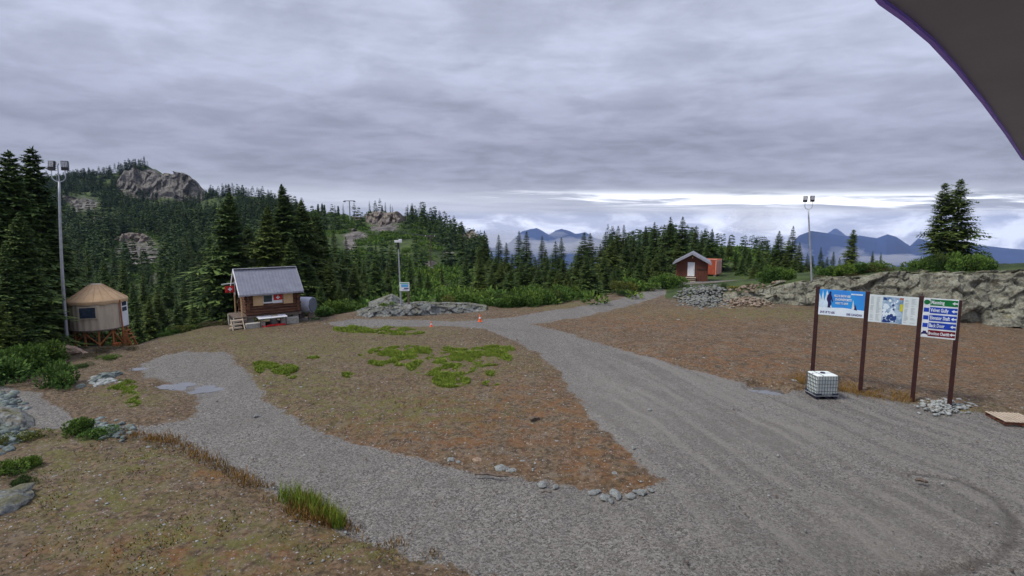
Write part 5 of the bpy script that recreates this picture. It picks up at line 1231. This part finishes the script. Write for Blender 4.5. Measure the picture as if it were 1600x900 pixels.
flat('skier', [(X_(a), Z_(c)) for a, c in [(.20,.30),(.205,.48),(.17,.62),(.185,.78),(.225,.86),(.22,.92),(.25,.95),(.27,.90),(.262,.84),(.285,.74),(.315,.55),(.30,.52),(.272,.64),(.265,.56),(.285,.46),(.26,.34),(.275,.30)]], navy, b, 2.2)
rect('blue_strip', X_(.70), X_(.95), Z_(.85), Z_(.90), pale, b, 1)
text_obj('lettering', 'HILLS & SNOW ARE', .17, (X_(.33), Y0 - .024, Z_(.74)), swhite, b, W * .36, .006)
text_obj('lettering', 'SNOWSPORTS', .17, (X_(.36), Y0 - .024, Z_(.60)), swhite, b, W * .36, .006)
text_obj('lettering', 'HERE TO SAVE', .15, (X_(.37), Y0 - .024, Z_(.46)), swhite, b, W * .28, .005)
text_obj('lettering', 'SAVE UP TO 60%', .17, (X_(.04), Y0 - .024, Z_(.07)), ink, b, W * .33, .006)
text_obj('lettering', '100% CANADIAN', .17, (X_(.62), Y0 - .024, Z_(.05)), ink, b, W * .34, .006)
# board 2: map
s0, s1 = sp_[1] + .10, sp_[2] - .10; zt, zb_ = zat((s0 + s1) / 2, 462), zat((s0 + s1) / 2, 505)
b = board(s0, s1, zt, zb_, paper); W, Hh = s1 - s0, zt - zb_
X_ = lambda k: s0 + W * k; Z_ = lambda k: zb_ + Hh * k
rect('map', X_(.28), X_(.70), Z_(.02), Z_(.95), mapm, b, 1)
for nm_, m2, n_, lay_ in (('map_snow_print', snow, 26, 1.5), ('map_forest_print', dkb, 20, 2.0)):
    mb = MB(); rs_ = random.Random(nm_)
    for _ in range(n_):
        cx_, cz_ = rs_.uniform(.32, .60), rs_.uniform(.10, .88); cz_ = cz_ if m2 is snow else (cz_ * .35 if rs_.random() < .7 else cz_); k0 = rs_.uniform(.02, .055)
        mb.poly([(X_(cx_ + k0 * math.cos(a_ * .9) * rs_.uniform(.6, 1.2)), Y0 - .016 - .004 * lay_, Z_(max(.03, cz_ + k0 * 1.6 * math.sin(a_ * .9) * rs_.uniform(.6, 1.2)))) for a_ in range(7)], (0, -.002 - .00005 * _, 0))
    mb.build(nm_, m2, b)
rect('legend', X_(.635), X_(.70), Z_(.46), Z_(.72), yel, b, 2.4); rect('legend_title', X_(.62), X_(.70), Z_(.87), Z_(.94), brn, b, 2)
mb = MB()
for c0, c1 in ((.03, .11), (.15, .25), (.73, .82), (.86, .96)):
    for k in range(22):
        if random.random() < .12: continue
        zz_ = .08 + .84 * k / 21; e = c1 - (c1 - c0) * .5 * random.random(); mb.box(((X_(c0) + X_(e)) / 2, Y0 - .019, Z_(zz_)), (X_(e) - X_(c0), .004, .016))
mb.build('lettering', ltext, b)
# board 3: run names with arrows
s0, s1 = sp_[2] - .02 + .11, sp_[3] - .03; zt, zb_ = zat((s0 + s1) / 2, 466.5), zat((s0 + s1) / 2, 528)
b = board(s0, s1, zt, zb_, swhite); W, Hh = s1 - s0, zt - zb_
X_ = lambda k: s0 + W * k; Z_ = lambda k: zb_ + Hh * k
for i, (tx, m_, mk) in enumerate([('Manning', sgreen, 'o'), ('Velvet Gully', sblue, 's'), ('Elevator Shaft', sblue, 's'), ('Back Door', sblue, 's'), ('Brockton Chairlift', sred, 'c')]):
    z1 = .975 - i * .195; z0_ = z1 - .155; rect('name_strip', X_(.20), X_(.985), Z_(z0_), Z_(z1), m_, b, 1)
    zm = (z0_ + z1) / 2
    lw = {0: .38, 1: .52, 2: .57, 3: .44, 4: .60}[i]
    text_obj('lettering', tx, .25 * (.82 if i == 4 else 1), (X_(.22), Y0 - .0245, Z_(zm) - .075), swhite, b, W * lw, .006)
    ax0 = X_(.90); zc_ = Z_(zm); h_ = .085
    flat('arrow', [(ax0 - .10, zc_), (ax0, zc_ + h_), (ax0, zc_ + .03), (ax0 + .11, zc_ + .03), (ax0 + .11, zc_ - .03), (ax0, zc_ - .03), (ax0, zc_ - h_)], swhite, b, 2)
    if mk == 'o': flat('green_circle', [(X_(.10) + .12 * math.cos(k * .39), Z_(zm) + .12 * math.sin(k * .39)) for k in range(16)], sgreen, b, 1)
    elif mk == 's': rect('blue_square', X_(.10) - .10, X_(.10) + .10, Z_(zm) - .10, Z_(zm) + .10, sblue, b, 1)
    else:
        flat('chair_symbol', [(X_(.10) + a, Z_(zm) + c) for a, c in [(-.12,-.10),(-.12,.0),(-.07,.03),(-.06,.09),(.06,.09),(.07,.03),(.12,.0),(.12,-.10),(.05,-.06),(-.05,-.06)]], navy, b, 1)

# ------------------------------------------------------------------ water tote
p_ = ground_at(1283, 618); tt = thing('water_tote', 'white caged plastic water tote standing in front of the left sign post', 'tote', (p_.x, p_.y, gz(p_.x, p_.y) + .06), R(-8) + math.atan2(-p_.x, p_.y) + R(40))
tw_, td, th_ = 1.12, .96, 1.0
MB().box((0, 0, .15 + th_ / 2 + .02), (tw_ - .05, td - .05, th_)).build('tank', M['plastic'], tt, bevel=.07)
cap = MB().cyl((0, 0, .15 + th_ + .01), (0, 0, .15 + th_ + .07), .12, .11, 16).build('lid', M['dark_plastic'], tt)
mb = MB(); r_ = .011; zb0, zt0 = .16, .17 + th_
for i in range(9):
    x = -tw_ / 2 + tw_ * i / 8
    for y in (-td / 2, td / 2): mb.cyl((x, y, zb0), (x, y, zt0 - .04), r_, r_, 6)
for i in range(1, 7):
    y = -td / 2 + td * i / 7
    for x in (-tw_ / 2, tw_ / 2): mb.cyl((x, y, zb0), (x, y, zt0 - .04), r_, r_, 6)
for k in range(6):
    z = zb0 + .02 + (zt0 - zb0 - .08) * k / 5; c = [(-tw_ / 2, -td / 2, z), (tw_ / 2, -td / 2, z), (tw_ / 2, td / 2, z), (-tw_ / 2, td / 2, z)]
    for i in range(4): mb.cyl(c[i], c[(i + 1) % 4], r_ * 1.15, r_ * 1.15, 6)
mb.cyl((-tw_ / 2, 0, zt0), (tw_ / 2, 0, zt0), .014, .014, 6); mb.cyl((-.25, -td / 2, zt0), (-.25, td / 2, zt0), .014, .014, 6); mb.build('cage', M['cage'], tt)
pl = MB().box((0, 0, .125), (tw_ + .06, td + .04, .03)).build('pallet_base', M['steel'], tt)
for a in (-1, 1):
    for b_ in (-1, 1): MB().box((a * (tw_ / 2 - .14), b_ * (td / 2 - .12), .19), (.30, .26, .10)).build('corner_guard', M['dark_plastic'], tt)
for a in (-1, 0, 1): MB().box((a * (tw_ / 2 - .12), 0, .05), (.20, td, .12)).build('foot', M['dark_plastic'], tt)
# ------------------------------------------------------------------ wooden pallet at the right
p_ = ground_at(1581, 658); po = thing('wooden_pallet', 'weathered wooden pallet lying flat at the right edge of the gravel', 'pallet', (p_.x, p_.y, gz(p_.x, p_.y) + .05), R(-10))
for i in range(8): MB().box((-.62 + 1.24 * i / 7 * 1.0, 0, .175), (.112, 1.35, .028)).build('deck_board', M['pallet'], po)
for y in (-.6, 0, .6): MB().box((0, y, .10), (1.4, .06, .115)).build('stringer', M['pallet_side'], po)
for x in (-.6, 0, .6): MB().box((x, 0, .028), (.12, 1.35, .025)).build('bottom_board', M['pallet_side'], po)

# ------------------------------------------------------------------ roof eave of the lodge the camera looks from
lb = thing('lodge_building', 'dark roof eave of the lodge jutting over the upper right corner', 'building', (0, 0, 0))
ez = CH + .9
edge = [(-6, -3.2), (-2.5, -1.2), (0, .8)] + [tuple((lambda r_: (r_[0] * .9 / r_[2], r_[1] * .9 / r_[2]))(ray(u, v))) for u, v in [(1383, 0), (1420, 27), (1460, 62), (1500, 107), (1540, 158), (1575, 208), (1600, 248)]] + [(10.5, 10.2), (16, 14)]
# rounded outline extended on both sides
ring = edge + [(22, 14), (22, -9), (-6, -9)]
MB().poly([(x, y, ez + .004) for x, y in ring], (0, 0, .42)).build('roof_eave', M['eave'], lb)
mb = MB(); n = len(edge)
off = [(x - .012, y + .012) for x, y in edge]
for i in range(n - 1):
    (x0, y0), (x1, y1) = edge[i], edge[i + 1]; nx, ny_ = -(y1 - y0), (x1 - x0); L_ = math.hypot(nx, ny_); nx, ny_ = nx / L_ * .022, ny_ / L_ * .022
    mb.poly([(x0, y0, ez - .012), (x1, y1, ez - .012), (x1 + nx, y1 + ny_, ez - .012), (x0 + nx, y0 + ny_, ez - .012)], (0, 0, .45))
mb.build('edge_fringe', M['fringe'], lb)  # added strip imitating lens colour fringing along the eave, not a building part
MB().box((8, -4.6, 2.2), (28, 6.6, 15.3)).build('wall', mat('lodge_wall', (.12, .09, .07), .8), lb)

# ------------------------------------------------------------------ grass and weeds
def blades(name, P_, h, lean, wd, m, label):
    n = len(P_); a = RNG.random(n) * 6.28; la = RNG.random(n) * 6.28; ll_ = lean * RNG.random(n) * h
    S_ = np.stack([np.cos(a), np.sin(a), 0 * a], 1) * (wd / 2)[:, None]; T_ = P_ + np.stack([np.cos(la) * ll_, np.sin(la) * ll_, h], 1)
    Mi = P_ + np.stack([np.cos(la) * ll_ * .35, np.sin(la) * ll_ * .35, h * .55], 1)
    V = np.stack([P_ - S_, P_ + S_, Mi + S_ * .8, Mi - S_ * .8, T_], 1).reshape(-1, 3); b0 = np.arange(n) * 5
    q_ = np.stack([b0, b0 + 1, b0 + 2, b0 + 3], 1); t_ = np.stack([b0 + 3, b0 + 2, b0 + 4], 1)
    ob = mesh_np(name, V, [q_, t_], m, attrs={'tip': np.tile([0, 0, .4, .4, .9], n) * np.repeat(RNG.random(n), 5), 'rnd': np.repeat(RNG.random(n) * .6, 5)}); return tag(ob, label, name.replace('_', ' '), None, 'stuff')
def sample(regs, n):
    out = []
    for cu_, cv_, ru, rv, k in regs:
        m_ = int(n * k); a = RNG.random(m_) * 6.28; r_ = np.sqrt(RNG.random(m_)); out.append(np.stack([cu_ + ru * r_ * np.cos(a), cv_ + rv * r_ * np.sin(a)], 1))
    uv = np.concatenate(out); P_ = []
    r0, r1 = (uv[:, 0] - 800) / F, (450 - uv[:, 1]) / F; rz_ = -sp + r1 * cp; k = -CH / rz_
    x, y = r0 * k, (cp + r1 * sp) * k; return x, y, uv
x, y, uv = sample([(660,553,85,10,1.8),(715,563,85,15,2.4),(690,578,55,14,1),(705,598,30,11,.5),(640,560,60,10,.6),(770,549,35,6,.4),(768,603,16,4,.14),(772,588,14,4,.1),(610,570,35,6,.25),(432,581,34,9,.45),(412,575,18,5,.1),(580,517,60,5,.5),(625,521,40,5,.35),(540,513,20,3,.1),
                   (455,592,8,3,.05),(545,590,10,4,.06),(490,563,10,3,.05),(560,560,8,3,.05),(205,625,18,14,.2),(190,605,30,8,.1)], 17000)
cl = fbm(x * 1.3, y * .9, o=5, seed=90); ok = (cl > .40) & (RNG.random(len(x)) < (cl - .40) * 7); x, y, cl = x[ok], y[ok], cl[ok]
h = (.04 + .75 * (cl - .40) * RNG.random(len(x)))
blades('grass', np.stack([x, y, terr(x, y) + .09], 1), h, .9, .035 + .03 * RNG.random(len(x)), M['grass'], 'bright green grass clumps in the middle of the dirt island')
x, y, uv = sample([(455,785,22,9,.35),(480,795,22,11,.6),(505,808,20,10,.5),(528,822,14,8,.35)], 1500)
tall_ = RNG.random(len(x)) < .48; h = np.where(tall_, .15 + .60 * RNG.random(len(x)) ** 1.8, .10 + .25 * RNG.random(len(x)))
z_ = terr(x, y) + .05
blades('grass', np.stack([x, y, z_], 1)[tall_], h[tall_], .55, np.full(tall_.sum(), .02), M['grass'], 'tall green grass tuft at the lower left road edge')
dry = list(zip(x[~tall_], y[~tall_], h[~tall_]))
# dry grass along the edges
segs = [((262,690),(375,752),1.3),((375,752),(440,790),.8),((440,800),(545,830),1.2),((545,830),(680,872),.35),((200,684),(262,694),.8),((1250,612),(1262,600),.5),((1330,618),(1380,622),1.0),((1385,622),(1425,628),.8),((1310,612),(1330,618),.5),((1240,600),(1262,612),.8)]
xs, ys, hs = [], [], []
for (a, b_, k) in segs:
    for _ in range(int(900 * k)):
        f = random.random(); u = a[0] + (b_[0] - a[0]) * f + random.gauss(0, 9); v = a[1] + (b_[1] - a[1]) * f + random.gauss(0, 5) - 3; g_ = G(u, v); xs.append(g_.x); ys.append(g_.y); hs.append(random.uniform(.06, .24))
for a_, b_, c_ in dry: xs.append(a_); ys.append(b_); hs.append(c_)
xs, ys, hs = map(np.array, (xs, ys, hs)); cl = fbm(xs * 1.5, ys * 1.5, seed=95); ok = cl > .42
blades('dry_grass', np.stack([xs, ys, terr(xs, ys) + .06], 1)[ok], hs[ok], .8, np.full(ok.sum(), .022), M['dry_grass'], 'dry orange grass along the gravel edges and sign posts')
# sparse weeds over the dirt
N = 60000; v = 480 + RNG.random(N) ** .75 * 440; u = RNG.random(N) * 1680 - 40; r1 = (450 - v) / F; k = CH / (sp - r1 * cp); x, y = (u - 800) / F * k, (cp + r1 * sp) * k
gq = blobs(u, v, GREEN); ok = (RNG.random(N) < np.clip(gq * .9, .03, 1)) & (fbm(x * .9, y * .9, seed=97) > .50) & (y < 50); x, y, v = x[ok], y[ok], v[ok]; ok = road_sd(x, y) < -.15; x, y = x[ok], y[ok]
h = .03 + .06 * RNG.random(len(x)); ok = RNG.random(len(x)) < .5
blades('weeds', np.stack([x, y, terr(x, y) + .09], 1)[ok], h[ok], 1.4, np.full(ok.sum(), .035) * (.6 + y[ok] / 40), M['dry_grass'], 'olive brown moss and weeds dotting the bare dirt')
blades('weeds', np.stack([x, y, terr(x, y) + .09], 1)[~ok], h[~ok], 1.4, np.full((~ok).sum(), .035) * (.6 + y[~ok] / 40), leafmat('weed_leaves', (.06, .085, .02), (.10, .13, .03), (.16, .18, .05)), 'small green weeds dotting the bare dirt')
# shrubs near the red cabin and on the ledge
for (u_, Y_, r_, h_, kd, l) in [(1040,72,1.6,1.9,'green','pale green shrub left of the red cabin, at the path'),(1055,71,1.5,2.0,'green','pale green shrub just left of the red cabin steps'),(1028,75,1.4,1.7,'green','smaller shrub at the left end of the clump by the red cabin'),
        (965,70,1.5,1.7,'yellow','yellow shrub at the bend left of the upper path'),(985,70.5,1.6,1.5,'yellow','yellow green shrub beside the upper path bend'),(1005,71,1.6,1.3,'green','green shrub between the yellow shrub and the upper path'),(975,66,1.3,.9,'fir','low dark shrub in front of the yellow shrub at the path bend'),
        (1130,64,.5,.9,'fir','small dark seedling in front of the orange container'),(1110,63,.6,.6,'green','low green plant below the red cabin steps'),(1090,62.5,.7,.6,'green','low green plant at the left end of the rubble'),(1150,62.5,.9,.5,'yellow','low yellow plant above the rubble'),(1170,63,.9,.5,'heath','brown heather above the rubble by the ledge'),
        (1200,63.5,1.2,1.6,'green','green shrub on the ledge below the slope trees'),(1216,62,1.3,1.9,'green','large green shrub on the ledge left of the right light pole'),(1230,61,1.1,1.3,'green','green shrub close left of the right light pole')]:
    bush_at(u_, Y_, r_, h_, kd, l)
for (u_, Y_, r_, h_, kd) in [(1290,60,1.2,1.2,'green'),(1305,59.5,1.3,1.3,'green'),(1318,59,1.3,1.7,'green'),(1342,58.5,1.4,1.4,'green'),(1355,58,1.2,1.1,'heath'),(1370,58,1.2,1.3,'green'),(1385,56,.8,.6,'heath'),(1280,58.5,.8,.5,'heath'),(1330,57.5,1.0,.6,'heath')]:
    bush_at(u_, Y_, r_, h_, kd, 'low shrub on top of the ledge right of the light pole', 'shrubs on the ledge by the light pole')
tree_uv(1458, 398, 53.5, 'mid2', 'low conifer in the shrubs left of the twin conifers on the ledge'); tree_uv(1530, 402, 52, 'mid2', 'low conifer in the shrubs right of the twin conifers on the ledge')
for (u_, Y_, r_, h_, kd) in [(1430,54,1.2,1.6,'green'),(1445,52.5,1.3,1.8,'green'),(1460,52,1.5,2.2,'green'),(1475,51.5,1.5,2.4,'fir'),(1490,51,1.6,2.6,'green'),(1508,51,1.6,2.6,'fir'),(1525,50.5,1.5,2.2,'green'),(1538,50,1.1,1.4,'green'),(1490,53,1.8,3.4,'fir'),(1515,52.5,1.7,2.8,'green'),(1467,53.5,1.5,2.8,'fir')]:
    bush_at(u_, Y_, r_ * .85, h_ * random.uniform(.5, .95), kd, 'dense green shrub round the foot of the twin conifers on the ledge', 'shrubs under the twin conifers')
# undergrowth on the slopes
N = 15000; Y_ = np.sqrt(RNG.uniform(58 ** 2, 290 ** 2, N)); u_ = RNG.uniform(90, 1260, N); x = (u_ - 800) / (F * cp) * Y_; z = terr(x, Y_); pu_, pv2 = proj(x, Y_, z)
ok = (blobs(pu_, pv2, ROCK) < .45) & ~((u_ > 1000) & (Y_ < 90)) & (fbm(x * .08, Y_ * .08, seed=99) > .40); ok = np.nonzero(ok)[0]; ok = [i for i in ok if visible(u_[i], pv2[i] - 8, Y_[i])]
v0, q0, t0_ = bush_np(901, 90, 1, .8, .38, 5); Vs, Fs, Ts, Rs, off_ = [], [], [], [], 0
for i in ok:
    a = random.random() * 6.28; s = random.uniform(.6, 1.7); c, s_ = math.cos(a) * s, math.sin(a) * s; Vs.append(np.stack([v0[:, 0] * c - v0[:, 1] * s_ + x[i], v0[:, 0] * s_ + v0[:, 1] * c + Y_[i], v0[:, 2] * s * random.uniform(.6, 1.3) + z[i] - .1], 1))
    Fs.append(q0 + off_); Ts.append(t0_); Rs.append(np.full(len(v0), random.random())); off_ += len(v0)
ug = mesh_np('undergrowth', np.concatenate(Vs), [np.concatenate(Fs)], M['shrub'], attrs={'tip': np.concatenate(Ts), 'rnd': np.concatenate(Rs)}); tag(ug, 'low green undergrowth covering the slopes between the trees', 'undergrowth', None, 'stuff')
print('undergrowth', len(ok))

# ------------------------------------------------------------------ air
hz = MB().box((0, 6400, -550), (30000, 13300, 1500)).build('haze', None); hz.data.materials.clear(); tag(hz, kind='stuff')
hm = bpy.data.materials.new('haze'); hm.use_nodes = True; hn_ = hm.node_tree; hn_.nodes.clear()
pv3 = hn_.nodes.new('ShaderNodeVolumePrincipled'); ho = hn_.nodes.new('ShaderNodeOutputMaterial'); hn_.links.new(pv3.outputs[0], ho.inputs['Volume'])
pv3.inputs['Density'].default_value = 4.5e-5; pv3.inputs['Color'].default_value = (.42, .58, 1.0, 1)
hz.data.materials.append(hm); hz.display_type = 'WIRE'

mm = bpy.data.materials.new('mist'); mm.use_nodes = True; mn_ = mm.node_tree; mn_.nodes.clear()
pv4 = mn_.nodes.new('ShaderNodeVolumePrincipled'); mo = mn_.nodes.new('ShaderNodeOutputMaterial'); mn_.links.new(pv4.outputs[0], mo.inputs['Volume'])
pv4.inputs['Density'].default_value = .0035; pv4.inputs['Color'].default_value = (.97, .98, 1.0, 1)
def mist(u, v, Y, w_, h_, seed):
    P_ = PY(u, v, Y); bm = bmesh.new(); bmesh.ops.create_icosphere(bm, subdivisions=5, radius=1); c = np.array([q.co[:] for q in bm.verts])
    n = fbm(c[:, 0] * 2.2 + seed, c[:, 1] * 2.2, c[:, 2] * 3 + seed, o=5, seed=seed); c = c * (.35 + 1.3 * n)[:, None] * np.array([w_, w_ * .45, h_])
    for q, p_ in zip(bm.verts, c): q.co = p_
    me = bpy.data.meshes.new('mist'); bm.to_mesh(me); bm.free(); me.materials.append(mm); ob = bpy.data.objects.new('mist', me); COL.objects.link(ob); ob.location = P_; tag(ob, 'soft white mist lying between the forest and the far mountains', 'mist', None, 'stuff')
for a in [(830,388,5200,330,90,1),(890,386,5600,420,80,2),(945,384,5400,380,110,3),(780,378,5000,260,100,4),(870,366,6400,120,40,5),(1235,398,4600,160,110,6),(1325,402,4700,190,90,7),(1180,345,2600,150,70,8),(1390,406,4700,300,50,11)]: mist(*a)
